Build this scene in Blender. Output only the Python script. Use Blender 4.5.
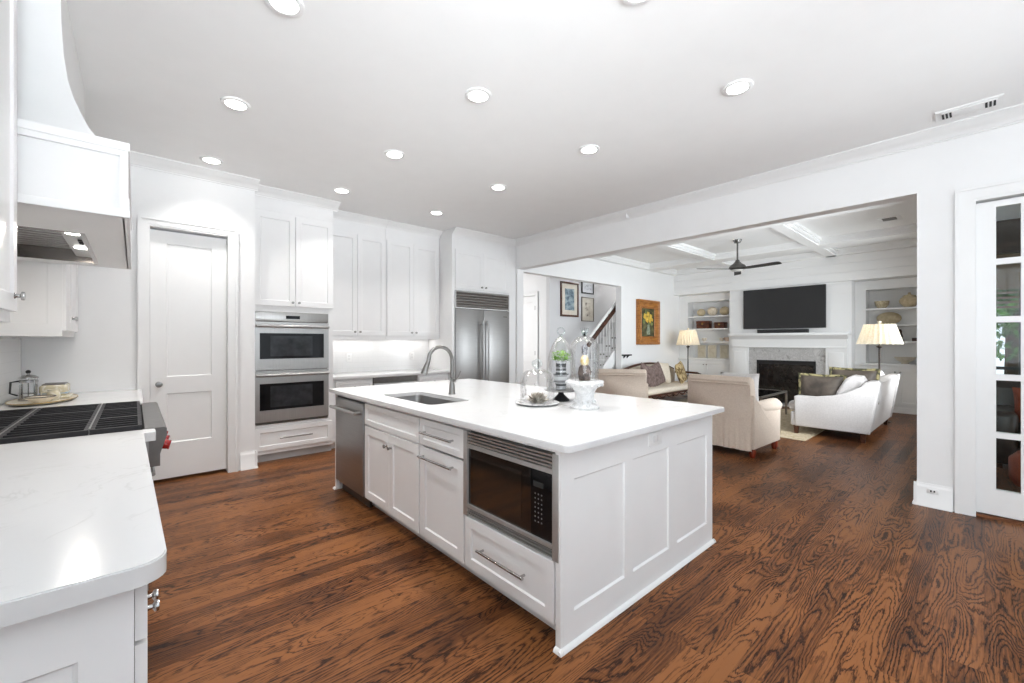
import bpy, bmesh, math, random
from math import sin, cos, pi, radians
from mathutils import Vector, Matrix
random.seed(7)
for o in list(bpy.data.objects): bpy.data.objects.remove(o)
S = bpy.context.scene
COL = S.collection

# ------------------------------------------------------------------ camera
cd = bpy.data.cameras.new('camera'); cam = bpy.data.objects.new('camera', cd); COL.objects.link(cam)
cd.sensor_width = 36; cd.lens = 422.5*36/1024; cd.clip_start = .01; cd.clip_end = 200
cam.location = (0, 0, 1.37); cam.rotation_euler = (radians(90), 0, radians(-41.8))
S.camera = cam
# ------------------------------------------------------------------ world, sun, fill lamps, exposure
W = bpy.data.worlds.new('world'); S.world = W; W.use_nodes = True
W.node_tree.nodes['Background'].inputs[0].default_value = (.80, .90, 1, 1)
W.node_tree.nodes['Background'].inputs[1].default_value = .9
S.view_settings.view_transform = 'Standard'; S.view_settings.look = 'None'
S.view_settings.gamma = 1; S.view_settings.use_curve_mapping = False
S.view_settings.exposure = 0.70
def area(name, loc, rot, sx, sy, power, color=(1, 1, 1), parent=None, shape='RECTANGLE', spread=pi):
    l = bpy.data.lights.new(name, 'AREA'); l.shape = shape; l.size = sx
    if shape in ('RECTANGLE', 'ELLIPSE'): l.size_y = sy
    l.energy = power; l.color = color; l.spread = spread
    o = bpy.data.objects.new(name, l); COL.objects.link(o); o.location = loc; o.rotation_euler = rot
    if parent: o.parent = parent
    return o
sl = bpy.data.lights.new('sun', 'SUN'); sl.energy = 1.1; sl.angle = radians(3); sl.color = (1, .95, .87)
so = bpy.data.objects.new('sun', sl); COL.objects.link(so); so.rotation_euler = (radians(30), radians(38), 0)
FILL_COL = (.895, .955, 1)
# fill lamps added at unseen windows; upward kitchen ones stand in for bounced flash
area('fill_kitchen', (.7, -3.02, 1.75), (radians(112), 0, 0), 1.9, 1.9, 25, FILL_COL, spread=radians(48))
area('fill_kitchen', (3.4, -3.02, 1.75), (radians(111), 0, 0), 1.9, 1.9, 9.5, FILL_COL, spread=radians(44))
area('fill_kitchen', (2.1, -3.01, 1.75), (radians(90), 0, 0), 4.6, 1.9, 9, FILL_COL)
area('fill_side', (-.68, -.75, 1.82), (0, radians(-116), 0), 1.75, 2.0, 51, FILL_COL, spread=radians(140))  # added fill from the left for the island front and ceiling
area('fill_living', (6.4, .42, 1.6), (radians(91), 0, radians(-16)), 1.3, 1.9, 38, FILL_COL, spread=radians(120))  # added fill, turned toward the chimney wall
area('fill_living', (9.2, .33, 1.6), (radians(91), 0, 0), 1.5, 1.9, 19, FILL_COL, spread=radians(115))
area('fill_hall', (5.06, 8.3, 1.7), (radians(90), 0, radians(-90)), 1.2, 1.8, 20, (1, .98, .96))  # added fill for the hall, at an unseen side opening
area('fill_stair', (11.3, 6.05, 4.2), (0, radians(60), 0), 1.2, .8, 60, (1, .99, .97))  # added to brighten the stairwell, no window is built here

# ------------------------------------------------------------------ materials
MATS = {}
def nodes(name):
    m = bpy.data.materials.new(name); m.use_nodes = True
    nt = m.node_tree; nt.nodes.clear()
    out = nt.nodes.new('ShaderNodeOutputMaterial'); b = nt.nodes.new('ShaderNodeBsdfPrincipled')
    nt.links.new(b.outputs[0], out.inputs[0])
    return m, nt, b
def nd(nt, t, **kw):
    n = nt.nodes.new(t)
    for k, v in kw.items(): setattr(n, k, v)
    return n
def ramp(nt, stops, interp='LINEAR'):
    r = nt.nodes.new('ShaderNodeValToRGB'); e = r.color_ramp.elements; r.color_ramp.interpolation = interp
    while len(e) < len(stops): e.new(.5)
    for i, (p, c) in enumerate(stops):
        e[i].position = p; e[i].color = (*c, 1) if len(c) == 3 else c
    return r
def lin(*c):
    return tuple(((x/255)/12.92 if x/255 <= .04045 else ((x/255+.055)/1.055)**2.4) for x in c)
def mat(name, col, rough=.5, metal=0, var=.04, scale=6, stretch=(1, 1, 1), bump=0, spec=.5, coat=0, emit=0, emitcol=None, sheen=0):
    """plain surface with a little procedural variation in colour and roughness"""
    if name in MATS: return MATS[name]
    m, nt, b = nodes(name)
    tc = nd(nt, 'ShaderNodeTexCoord'); mp = nd(nt, 'ShaderNodeMapping'); mp.inputs['Scale'].default_value = stretch
    nz = nd(nt, 'ShaderNodeTexNoise'); nz.inputs['Scale'].default_value = scale; nz.inputs['Detail'].default_value = 3
    nt.links.new(tc.outputs['Object'], mp.inputs[0]); nt.links.new(mp.outputs[0], nz.inputs['Vector'])
    lo = tuple(max(0, c*(1-var)) for c in col); hi = tuple(min(1, c*(1+var)) for c in col)
    r = ramp(nt, [(.3, lo), (.7, hi)]); nt.links.new(nz.outputs[0], r.inputs[0])
    nt.links.new(r.outputs[0], b.inputs['Base Color'])
    b.inputs['Roughness'].default_value = rough; b.inputs['Metallic'].default_value = metal
    b.inputs['Specular IOR Level'].default_value = spec
    if coat: b.inputs['Coat Weight'].default_value = coat; b.inputs['Coat Roughness'].default_value = .05
    if sheen: b.inputs['Sheen Weight'].default_value = sheen
    if bump:
        bp = nd(nt, 'ShaderNodeBump'); bp.inputs['Strength'].default_value = bump; bp.inputs['Distance'].default_value = .01
        nt.links.new(nz.outputs[0], bp.inputs['Height']); nt.links.new(bp.outputs[0], b.inputs['Normal'])
    if emit:
        b.inputs['Emission Color'].default_value = (*(emitcol or col), 1); b.inputs['Emission Strength'].default_value = emit
    MATS[name] = m
    return m
def glass(name, tint=(1, 1, 1), refl=.9, k=.42):
    """thin clear pane: mostly transparent, mirror reflection growing at grazing angles"""
    if name in MATS: return MATS[name]
    m = bpy.data.materials.new(name); m.use_nodes = True; nt = m.node_tree; nt.nodes.clear()
    out = nd(nt, 'ShaderNodeOutputMaterial'); mx = nd(nt, 'ShaderNodeMixShader')
    tr = nd(nt, 'ShaderNodeBsdfTransparent'); tr.inputs[0].default_value = (*tint, 1)
    gl = nd(nt, 'ShaderNodeBsdfGlossy'); gl.inputs['Roughness'].default_value = .02; gl.inputs[0].default_value = (refl, refl, refl, 1)
    lw = nd(nt, 'ShaderNodeLayerWeight'); lw.inputs[0].default_value = .35
    nz = nd(nt, 'ShaderNodeTexNoise'); nz.inputs['Scale'].default_value = 3
    ml = nd(nt, 'ShaderNodeMath', operation='MULTIPLY'); ml.inputs[1].default_value = k
    nt.links.new(lw.outputs['Fresnel'], ml.inputs[0])
    nt.links.new(ml.outputs[0], mx.inputs[0]); nt.links.new(tr.outputs[0], mx.inputs[1]); nt.links.new(gl.outputs[0], mx.inputs[2])
    nt.links.new(mx.outputs[0], out.inputs[0]); MATS[name] = m
    return m
def steel(name='stainless_steel', col=(.37, .365, .36), rough=.38, stretch=(1, 1, 60)):
    return mat(name, col, rough, 1, .07, 5, stretch, .02)

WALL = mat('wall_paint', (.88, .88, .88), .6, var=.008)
CEIL = mat('ceiling_paint', (.90, .90, .895), .8, var=.008)
TRIM = mat('trim_paint', (.86, .86, .855), .35, var=.008)
CAB = mat('cabinet_paint', (.85, .85, .85), .32, var=.01)
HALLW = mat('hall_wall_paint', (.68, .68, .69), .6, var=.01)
TOE = mat('toe_kick_paint', (.60, .61, .61), .5, var=.02)
STEEL = steel()
STEELH = steel('brushed_steel_horizontal', (.43, .425, .415), .34, (60, 60, 1.2))
NICKEL = mat('brushed_nickel', (.30, .295, .285), .28, 1, .05, 30)
CHROME = mat('polished_chrome', (.46, .46, .455), .15, 1, .03, 10)
DKSTEEL = mat('dark_steel', (.16, .15, .14), .35, 1, .1, 20)
BLKGLASS = mat('black_oven_glass', (.008, .008, .009), .06, 0, .2, 8, spec=.22)
IRON = mat('cast_iron', (.014, .013, .015), .5, 0, .3, 40, bump=.1)
BLACK = mat('black_plastic', (.012, .012, .013), .35, 0, .2, 20)
DARK = mat('dark_void', (.02, .02, .02), .8)
RED = mat('red_knob_paint', (.36, .012, .012), .25, coat=.6)
LAMPLENS = mat('lit_lamp_lens', (1, 1, 1), .4, emit=9, emitcol=(1, .97, .92))
GLASS = glass('clear_glass')
PANE = glass('window_pane_glass', (.93, .96, .95), .9, .14)

def quartz():
    m, nt, b = nodes('white_quartz')
    tc = nd(nt, 'ShaderNodeTexCoord')
    n1 = nd(nt, 'ShaderNodeTexNoise'); n1.inputs['Scale'].default_value = 3.5; n1.inputs['Detail'].default_value = 8; n1.inputs['Distortion'].default_value = 2.2
    nt.links.new(tc.outputs['Object'], n1.inputs['Vector'])
    r = ramp(nt, [(.0, (.71, .71, .71)), (.475, (.71, .71, .71)), (.5, (.63, .63, .625)), (.525, (.71, .71, .71)), (1, (.695, .695, .695))])
    nt.links.new(n1.outputs[0], r.inputs[0])
    n2 = nd(nt, 'ShaderNodeTexNoise'); n2.inputs['Scale'].default_value = 5; nt.links.new(tc.outputs['Object'], n2.inputs['Vector'])
    r2 = ramp(nt, [(.5, (0, 0, 0)), (.68, (1, 1, 1))]); nt.links.new(n2.outputs[0], r2.inputs[0])
    mx = nd(nt, 'ShaderNodeMix', data_type='RGBA'); mx.inputs[6].default_value = (.71, .71, .71, 1)
    nt.links.new(r2.outputs[0], mx.inputs[0]); nt.links.new(r.outputs[0], mx.inputs[7])
    nt.links.new(mx.outputs[2], b.inputs['Base Color']); b.inputs['Roughness'].default_value = .16
    return m
QUARTZ = quartz()

def oak_floor():
    m, nt, b = nodes('stained_oak_planks')
    L = nt.links.new
    tc = nd(nt, 'ShaderNodeTexCoord'); sp = nd(nt, 'ShaderNodeSeparateXYZ'); L(tc.outputs['Object'], sp.inputs[0])
    def M(op, a, bb=None, c=None):
        n = nd(nt, 'ShaderNodeMath', operation=op)
        for i, v in enumerate((a, bb, c)):
            if v is None: continue
            if isinstance(v, (int, float)): n.inputs[i].default_value = v
            else: L(v, n.inputs[i])
        return n.outputs[0]
    PW, PL = .100, 1.5
    yr = M('DIVIDE', sp.outputs[1], PW); row = M('FLOOR', yr); yf = M('FRACT', yr)
    wn = nd(nt, 'ShaderNodeTexWhiteNoise', noise_dimensions='1D'); L(row, wn.inputs['W'])
    xs = M('ADD', M('DIVIDE', sp.outputs[0], PL), M('MULTIPLY', wn.outputs['Value'], 7.3))
    pc = M('FLOOR', xs); xf = M('FRACT', xs)
    cmb = nd(nt, 'ShaderNodeCombineXYZ'); L(row, cmb.inputs[0]); L(pc, cmb.inputs[1])
    wp = nd(nt, 'ShaderNodeTexWhiteNoise', noise_dimensions='3D'); L(cmb.outputs[0], wp.inputs['Vector'])
    spw = nd(nt, 'ShaderNodeSeparateXYZ'); L(wp.outputs['Color'], spw.inputs[0])
    # cathedral figure: contour lines of a noise stretched along the board, shifted from board to board
    wx = nd(nt, 'ShaderNodeCombineXYZ'); L(M('MULTIPLY', sp.outputs[0], 5.0), wx.inputs[0]); L(M('MULTIPLY', sp.outputs[1], 16), wx.inputs[1])
    wz = nd(nt, 'ShaderNodeTexNoise'); wz.inputs['Scale'].default_value = 1; wz.inputs['Detail'].default_value = 1.5; L(wx.outputs[0], wz.inputs['Vector'])
    gv = nd(nt, 'ShaderNodeCombineXYZ')
    L(M('ADD', M('ADD', M('MULTIPLY', sp.outputs[0], .95), M('MULTIPLY', spw.outputs[0], 40)), M('MULTIPLY', wz.outputs[0], .30)), gv.inputs[0])
    L(M('ADD', M('MULTIPLY', sp.outputs[1], 6.5), M('MULTIPLY', spw.outputs[1], 40)), gv.inputs[1])
    L(M('MULTIPLY', spw.outputs[2], 30), gv.inputs[2])
    gn = nd(nt, 'ShaderNodeTexNoise'); gn.inputs['Scale'].default_value = 1.0; gn.inputs['Detail'].default_value = 1.2; gn.inputs['Roughness'].default_value = .4
    L(gv.outputs[0], gn.inputs['Vector'])
    # short jagged teeth along the figure lines
    jv = nd(nt, 'ShaderNodeCombineXYZ'); L(M('MULTIPLY', sp.outputs[0], 26), jv.inputs[0]); L(M('MULTIPLY', sp.outputs[1], 150), jv.inputs[1])
    jn = nd(nt, 'ShaderNodeTexNoise'); jn.inputs['Scale'].default_value = 1; jn.inputs['Detail'].default_value = 2; L(jv.outputs[0], jn.inputs['Vector'])
    ph = M('ADD', M('MULTIPLY', gn.outputs[0], 26), M('MULTIPLY', jn.outputs[0], .9))
    ring = M('FRACT', ph)
    rr = ramp(nt, [(0, (0, 0, 0)), (.08, (.1, .1, .1)), (.26, (.85, .85, .85)), (.6, (1, 1, 1)), (.9, (.75, .75, .75)), (1, (.1, .1, .1))]); L(ring, rr.inputs[0])
    # how strongly the figure shows varies along and between boards
    fv = nd(nt, 'ShaderNodeCombineXYZ'); L(M('ADD', M('MULTIPLY', sp.outputs[0], 1.6), M('MULTIPLY', spw.outputs[1], 9)), fv.inputs[0]); L(M('MULTIPLY', sp.outputs[1], 9), fv.inputs[1])
    fn = nd(nt, 'ShaderNodeTexNoise'); fn.inputs['Scale'].default_value = 1; fn.inputs['Detail'].default_value = 1; L(fv.outputs[0], fn.inputs['Vector'])
    fr = ramp(nt, [(.32, (.35, .35, .35)), (.55, (1, 1, 1))]); L(fn.outputs[0], fr.inputs[0])
    fig = M('SUBTRACT', 1, M('MULTIPLY', M('SUBTRACT', 1, rr.outputs[0]), fr.outputs[0]))
    # pores, fine streaks
    pv = nd(nt, 'ShaderNodeCombineXYZ'); L(M('MULTIPLY', sp.outputs[0], 5), pv.inputs[0]); L(M('MULTIPLY', sp.outputs[1], 150), pv.inputs[1])
    pn = nd(nt, 'ShaderNodeTexNoise'); pn.inputs['Scale'].default_value = 1; pn.inputs['Detail'].default_value = 3; L(pv.outputs[0], pn.inputs['Vector'])
    f = M('ADD', M('MULTIPLY', fig, .62), M('MULTIPLY', pn.outputs[0], .66))
    big = nd(nt, 'ShaderNodeTexNoise'); big.inputs['Scale'].default_value = 2.2; big.inputs['Detail'].default_value = 3; L(tc.outputs['Object'], big.inputs['Vector'])
    f2 = M('ADD', f, M('MULTIPLY', M('SUBTRACT', big.outputs[0], .5), .55))
    f3 = M('ADD', f2, M('MULTIPLY', M('SUBTRACT', spw.outputs[2], .5), .34))
    cr = ramp(nt, [(.28, lin(26, 12, 7)), (.50, lin(58, 32, 17)), (.76, lin(91, 54, 29)), (1.05, lin(132, 85, 49))]); L(f3, cr.inputs[0])
    # seams
    e1 = M('LESS_THAN', yf, .012); e2 = M('LESS_THAN', xf, .0012); seam = M('MAXIMUM', e1, e2)
    mx = nd(nt, 'ShaderNodeMix', data_type='RGBA'); L(M('MULTIPLY', seam, .45), mx.inputs[0]); L(cr.outputs[0], mx.inputs[6]); mx.inputs[7].default_value = (*lin(30, 14, 8), 1)
    L(mx.outputs[2], b.inputs['Base Color'])
    L(M('ADD', .24, M('MULTIPLY', pn.outputs[0], .22)), b.inputs['Roughness'])
    bp = nd(nt, 'ShaderNodeBump'); bp.inputs['Strength'].default_value = .12; bp.inputs['Distance'].default_value = .003
    L(M('SUBTRACT', f, M('MULTIPLY', seam, .8)), bp.inputs['Height']); L(bp.outputs[0], b.inputs['Normal'])
    b.inputs['Specular IOR Level'].default_value = .16
    return m
OAK = oak_floor()

def shiplap():
    m, nt, b = nodes('white_shiplap_paint')
    b.inputs['Base Color'].default_value = (.82, .82, .81, 1); b.inputs['Roughness'].default_value = .5
    nz = nd(nt, 'ShaderNodeTexNoise'); nz.inputs['Scale'].default_value = 4
    r = ramp(nt, [(.3, (.875, .875, .87)), (.7, (.885, .885, .88))]); nt.links.new(nz.outputs[0], r.inputs[0]); nt.links.new(r.outputs[0], b.inputs['Base Color'])
    return m
SHIP = shiplap()
def marble(name, base, vein, scale=6, rough=.2):
    m, nt, b = nodes(name); tc = nd(nt, 'ShaderNodeTexCoord')
    n = nd(nt, 'ShaderNodeTexNoise'); n.inputs['Scale'].default_value = scale; n.inputs['Detail'].default_value = 8; n.inputs['Distortion'].default_value = 1.5
    nt.links.new(tc.outputs['Object'], n.inputs['Vector'])
    r = ramp(nt, [(.3, vein), (.45, base), (.52, tuple((x+y)/2 for x, y in zip(base, vein))), (.6, base), (.8, tuple(min(1, x*1.05) for x in base))])
    nt.links.new(n.outputs[0], r.inputs[0]); nt.links.new(r.outputs[0], b.inputs['Base Color']); b.inputs['Roughness'].default_value = rough
    return m
MARBLE = marble('grey_marble', (.58, .57, .56), (.33, .32, .31), 7)
STONE = marble('white_carved_stone', (.72, .72, .72), (.46, .47, .48), 24, .55)
TILE_M = None
def tile():
    m, nt, b = nodes('white_subway_tile'); tc = nd(nt, 'ShaderNodeTexCoord')
    mp = nd(nt, 'ShaderNodeMapping'); mp.inputs['Rotation'].default_value = (radians(90), 0, 0)
    br = nd(nt, 'ShaderNodeTexBrick'); br.inputs['Scale'].default_value = 1; br.inputs['Brick Width'].default_value = .152; br.inputs['Row Height'].default_value = .076
    br.inputs['Mortar Size'].default_value = .002; br.inputs['Color1'].default_value = (.83, .83, .83, 1); br.inputs['Color2'].default_value = (.82, .82, .82, 1); br.inputs['Mortar'].default_value = (.76, .76, .76, 1)
    nt.links.new(tc.outputs['Object'], mp.inputs[0]); nt.links.new(mp.outputs[0], br.inputs['Vector'])
    nt.links.new(br.outputs['Color'], b.inputs['Base Color']); b.inputs['Roughness'].default_value = .15
    return m
TILE = tile()
def wood(name, dark, light, rough=.35, scale=3, stretch=(1, 8, 8)):
    return mat2(name, dark, light, rough, scale, stretch)
def mat2(name, c1, c2, rough=.5, scale=5, stretch=(1, 1, 1), bump=.0, lo=.35, hi=.65, distort=.6, metal=0):
    if name in MATS: return MATS[name]
    m, nt, b = nodes(name); tc = nd(nt, 'ShaderNodeTexCoord'); mp = nd(nt, 'ShaderNodeMapping'); mp.inputs['Scale'].default_value = stretch
    n = nd(nt, 'ShaderNodeTexNoise'); n.inputs['Scale'].default_value = scale; n.inputs['Detail'].default_value = 5; n.inputs['Distortion'].default_value = distort
    nt.links.new(tc.outputs['Object'], mp.inputs[0]); nt.links.new(mp.outputs[0], n.inputs['Vector'])
    r = ramp(nt, [(lo, c1), (hi, c2)]); nt.links.new(n.outputs[0], r.inputs[0]); nt.links.new(r.outputs[0], b.inputs['Base Color'])
    b.inputs['Roughness'].default_value = rough; b.inputs['Metallic'].default_value = metal
    if bump:
        bp = nd(nt, 'ShaderNodeBump'); bp.inputs['Strength'].default_value = bump; bp.inputs['Distance'].default_value = .01
        nt.links.new(n.outputs[0], bp.inputs['Height']); nt.links.new(bp.outputs[0], b.inputs['Normal'])
    MATS[name] = m
    return m
WALNUT = mat2('dark_walnut_wood', lin(46, 24, 14), lin(92, 52, 32), .35, 6, (1, 6, 6))
CHERRY = mat2('reddish_cherry_wood', lin(90, 30, 16), lin(130, 52, 30), .3, 6, (6, 6, 1))
OAKF = mat2('golden_oak_frame', lin(142, 86, 32), lin(186, 124, 58), .4, 7, (1, 1, 6))
LINEN = mat2('beige_linen', lin(202, 186, 171), lin(212, 197, 182), .9, 60, bump=.15)
WLINEN = mat2('pale_grey_linen', lin(196, 192, 190), lin(206, 202, 200), .9, 60, bump=.12)
CREAM = mat2('cream_fabric', lin(222, 210, 192), lin(234, 224, 208), .9, 40, bump=.1)
MAUVE = mat2('mauve_brown_fabric', lin(98, 82, 78), lin(140, 120, 114), .85, 18, bump=.2)
TANPAT = mat2('tan_patterned_fabric', lin(120, 96, 58), lin(206, 184, 140), .85, 14, bump=.1, lo=.42, hi=.58)
OLIVEPAT = mat2('olive_floral_fabric', lin(66, 64, 44), lin(158, 148, 108), .8, 16, bump=.1, lo=.44, hi=.56)
OLIVE = mat2('olive_velvet', lin(96, 88, 56), lin(130, 120, 84), .8, 10)
BRVELVET = mat2('brown_velvet', lin(58, 50, 44), lin(98, 88, 78), .55, 5)
RUGM = mat2('sand_rug_pile', lin(176, 158, 128), lin(208, 194, 168), .95, 22, bump=.3)
BISQUE = mat2('beige_stoneware', lin(190, 172, 138), lin(214, 198, 166), .6, 14)
LEATHER = mat2('dark_brown_leather', lin(38, 30, 27), lin(68, 55, 48), .35, 6)
ORANGE = mat2('rust_orange_leather', lin(120, 48, 22), lin(158, 70, 36), .5, 6)
LEAF = mat2('green_leaves', lin(84, 136, 40), lin(160, 200, 92), .6, 12)
TREEL = mat2('garden_tree_leaves', lin(30, 74, 24), lin(98, 148, 62), .7, 3)
BARK = mat2('tree_bark', lin(58, 46, 36), lin(92, 76, 62), .9, 8)
BEAMW = mat2('dark_stained_beam_wood', lin(60, 47, 40), lin(84, 68, 58), .6, 6, (8, 1, 8))
BAMBOO = mat2('woven_bamboo_blind', lin(92, 74, 58), lin(142, 122, 100), .7, 4, (1, 2, 60))
SUCC = mat2('grey_succulent_leaf', lin(128, 120, 108), lin(206, 198, 186), .6, 18)
SHADE = mat2('pleated_cream_shade', lin(240, 232, 212), lin(250, 244, 228), .8, 30)
GREYPLATE = mat2('mottled_grey_plate', lin(128, 128, 128), lin(212, 212, 212), .35, 22, lo=.3, hi=.6)

# ------------------------------------------------------------------ mesh builder
class MB:
    def __init__(s): s.bm = bmesh.new(); s.T = None
    def v(s, p):
        p = Vector(p)
        return s.bm.verts.new(s.T(p) if s.T else p)
    def box(s, x0, y0, z0, x1, y1, z1, bev=0, seg=2):
        x0, x1 = sorted((x0, x1)); y0, y1 = sorted((y0, y1)); z0, z1 = sorted((z0, z1))
        V = [s.v((x, y, z)) for z in (z0, z1) for y in (y0, y1) for x in (x0, x1)]
        F = [s.bm.faces.new([V[i] for i in q]) for q in ((0, 2, 3, 1), (4, 5, 7, 6), (0, 1, 5, 4), (2, 6, 7, 3), (0, 4, 6, 2), (1, 3, 7, 5))]
        if bev:
            E = {e for f in F for e in f.edges}
            bmesh.ops.bevel(s.bm, geom=list(E), offset=bev, segments=seg, affect='EDGES', profile=.5)
        return s
    def prism(s, poly, axis, a, b, bev=0, seg=2):
        mk = {'x': lambda u, w, t: (t, u, w), 'y': lambda u, w, t: (u, t, w), 'z': lambda u, w, t: (u, w, t)}[axis]
        A = [s.v(mk(u, w, a)) for u, w in poly]; B = [s.v(mk(u, w, b)) for u, w in poly]
        n = len(poly); F = [s.bm.faces.new(A), s.bm.faces.new(B[::-1])]
        for i in range(n): F.append(s.bm.faces.new((A[i], B[i], B[(i+1) % n], A[(i+1) % n])))
        if bev:
            E = list(F[0].edges)+list(F[1].edges)
            bmesh.ops.bevel(s.bm, geom=E, offset=bev, segments=seg, affect='EDGES', profile=.5)
        return s
    def lathe(s, prof, c=(0, 0, 0), seg=24, axis='z', wob=None):
        c = Vector(c); R = []
        for r, h in prof:
            ring = []
            if r < 1e-5: ring = [s.v(c+s._ax(0, 0, h, axis))]
            else:
                for k in range(seg):
                    a = 2*pi*k/seg; rr = r*(wob(a, h) if wob else 1)
                    ring.append(s.v(c+s._ax(rr*cos(a), rr*sin(a), h, axis)))
            R.append(ring)
        for i in range(len(R)-1):
            A, B = R[i], R[i+1]
            if len(A) == 1 and len(B) == 1: continue
            for k in range(seg):
                j = (k+1) % seg
                if len(A) == 1: s.bm.faces.new((A[0], B[k], B[j]))
                elif len(B) == 1: s.bm.faces.new((A[k], B[0], A[j]))
                else: s.bm.faces.new((A[k], B[k], B[j], A[j]))
        return s
    def _ax(s, a, b, h, axis):
        return Vector({'z': (a, b, h), 'x': (h, a, b), 'y': (a, h, b)}[axis])
    def tube(s, pts, r, seg=8, closed=False, sq=1.0):
        pts = [Vector(p) for p in pts]; n = len(pts); R = []
        rs = r if isinstance(r, (list, tuple)) else [r]*n
        up = None
        for i, p in enumerate(pts):
            if closed: d = pts[(i+1) % n]-pts[i-1]
            else: d = pts[min(i+1, n-1)]-pts[max(i-1, 0)]
            d.normalize()
            if up is None:
                up = Vector((0, 0, 1)) if abs(d.z) < .9 else Vector((1, 0, 0))
            a = d.cross(up)
            if a.length < 1e-4: a = d.orthogonal()
            a.normalize(); b = a.cross(d).normalized(); up = b
            R.append([s.v(p+(a*cos(2*pi*k/seg)*sq+b*sin(2*pi*k/seg))*rs[i]) for k in range(seg)])
        m = n if closed else n-1
        for i in range(m):
            A, B = R[i], R[(i+1) % n]
            for k in range(seg): s.bm.faces.new((A[k], B[k], B[(k+1) % seg], A[(k+1) % seg]))
        if not closed: s.bm.faces.new(R[0][::-1]); s.bm.faces.new(R[-1])
        return s
    def ball(s, c, r, seg=14, rings=9, sq=(1, 1, 1)):
        pr = [(r*sin(pi*i/rings), -r*cos(pi*i/rings)) for i in range(rings+1)]
        pr[0] = (0, -r); pr[-1] = (0, r)
        old = s.T; c = Vector(c)
        def T(p):
            q = Vector((p.x*sq[0], p.y*sq[1], p.z*sq[2]))+c
            return old(q) if old else q
        s.T = T; s.lathe(pr, (0, 0, 0), seg); s.T = old
        return s
    def shaker(s, w, h, t=.02, rail=.06, inset=.009):
        """recessed-panel door in (u, d, v): u across, d out of the face, v up"""
        e = .0015
        rings = [(0, 0), (0, t-e), (e, t), (rail, t), (rail+.006, t-inset)]
        R = []
        for o, d in rings: R.append([s.v((u, d, v)) for u, v in ((o, o), (w-o, o), (w-o, h-o), (o, h-o))])
        s.bm.faces.new(R[0])
        for A, B in zip(R, R[1:]):
            for k in range(4): s.bm.faces.new((A[k], A[(k+1) % 4], B[(k+1) % 4], B[k]))
        s.bm.faces.new(R[-1])
        return s
    def panelled(s, w, h, t, us, vs, inset=.010):
        """slab with a grid of recessed panels"""
        s.box(0, 0, 0, w, t-inset, h)
        ue = [0]+[x for a in us for x in a]+[w]; ve = [0]+[x for a in vs for x in a]+[h]
        for i in range(0, len(ue), 2): s.box(ue[i], t-inset, 0, ue[i+1], t, h)
        for a, b in us:
            for j in range(0, len(ve), 2): s.box(a, t-inset, ve[j], b, t, ve[j+1])
            for c, d in vs:
                k = .008
                O = [s.v((u, t-.0005, v)) for u, v in ((a, c), (b, c), (b, d), (a, d))]
                I = [s.v((u, t-inset+.0005, v)) for u, v in ((a+k, c+k), (b-k, c+k), (b-k, d-k), (a+k, d-k))]
                for q in range(4): s.bm.faces.new((O[q], O[(q+1) % 4], I[(q+1) % 4], I[q]))
        return s
    def pillow(s, w, h, t, n=14, pinch=.06):
        """cushion in (u, d, v): corners pulled to points, belly t thick"""
        def P(i, j, sd):
            u = -1+2*i/n; v = -1+2*j/n
            k = (max(0, 1-u**4)*max(0, 1-v**4))**.55
            pu = 1-pinch*(1-v*v)*1.0; pv = 1-pinch*(1-u*u)*1.0
            return (u*w/2*pu, sd*t/2*k, h/2+v*h/2*pv)
        G = {}
        for sd in (1, -1):
            for i in range(n+1):
                for j in range(n+1):
                    if sd == -1 and (i in (0, n) or j in (0, n)): G[sd, i, j] = G[1, i, j]
                    else: G[sd, i, j] = s.v(P(i, j, sd))
            for i in range(n):
                for j in range(n):
                    s.bm.faces.new((G[sd, i, j], G[sd, i+1, j], G[sd, i+1, j+1], G[sd, i, j+1]))
        return s
    def build(s, name, m, parent=None, smooth=40, world=True):
        bmesh.ops.remove_doubles(s.bm, verts=s.bm.verts, dist=1e-6)
        bmesh.ops.recalc_face_normals(s.bm, faces=s.bm.faces)
        if world and parent is not None:
            o_ = ORG[parent.name]
            bmesh.ops.translate(s.bm, vec=-o_, verts=s.bm.verts)
        elif parent is None:
            o_ = Vector((0, 0, 0))
        me = bpy.data.meshes.new(name); s.bm.to_mesh(me); s.bm.free()
        me.materials.append(m)
        if smooth:
            for p in me.polygons: p.use_smooth = True
            me.set_sharp_from_angle(angle=radians(smooth))
        o = bpy.data.objects.new(name, me); COL.objects.link(o)
        if parent is not None: o.parent = parent; ORG[o.name] = ORG[parent.name]
        else: ORG[o.name] = Vector((0, 0, 0))
        return o
ORG = {}
def recenter(o):
    """move a top-level mesh's origin to the centre of its base"""
    vs = [v.co for v in o.data.vertices]
    c = Vector(((min(v.x for v in vs)+max(v.x for v in vs))/2, (min(v.y for v in vs)+max(v.y for v in vs))/2, min(v.z for v in vs)))
    o.data.transform(Matrix.Translation(-c)); o.location = c; ORG[o.name] = c
    return o
def thing(name, label, cat, loc, group=None, rotz=0):
    o = bpy.data.objects.new(name, None); COL.objects.link(o); o.empty_display_size = .05
    o.location = loc; o.rotation_euler = (0, 0, rotz); o['label'] = label; o['category'] = cat
    if group: o['group'] = group
    ORG[o.name] = Vector(loc)
    return o
def tag(o, label, cat, group=None):
    o['label'] = label; o['category'] = cat
    if group: o['group'] = group
    return recenter(o)
def struct(name, mb, m, parent=None, smooth=40):
    o = mb.build(name, m, parent, smooth)
    if parent is None: o['kind'] = 'structure'
    return o
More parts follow.
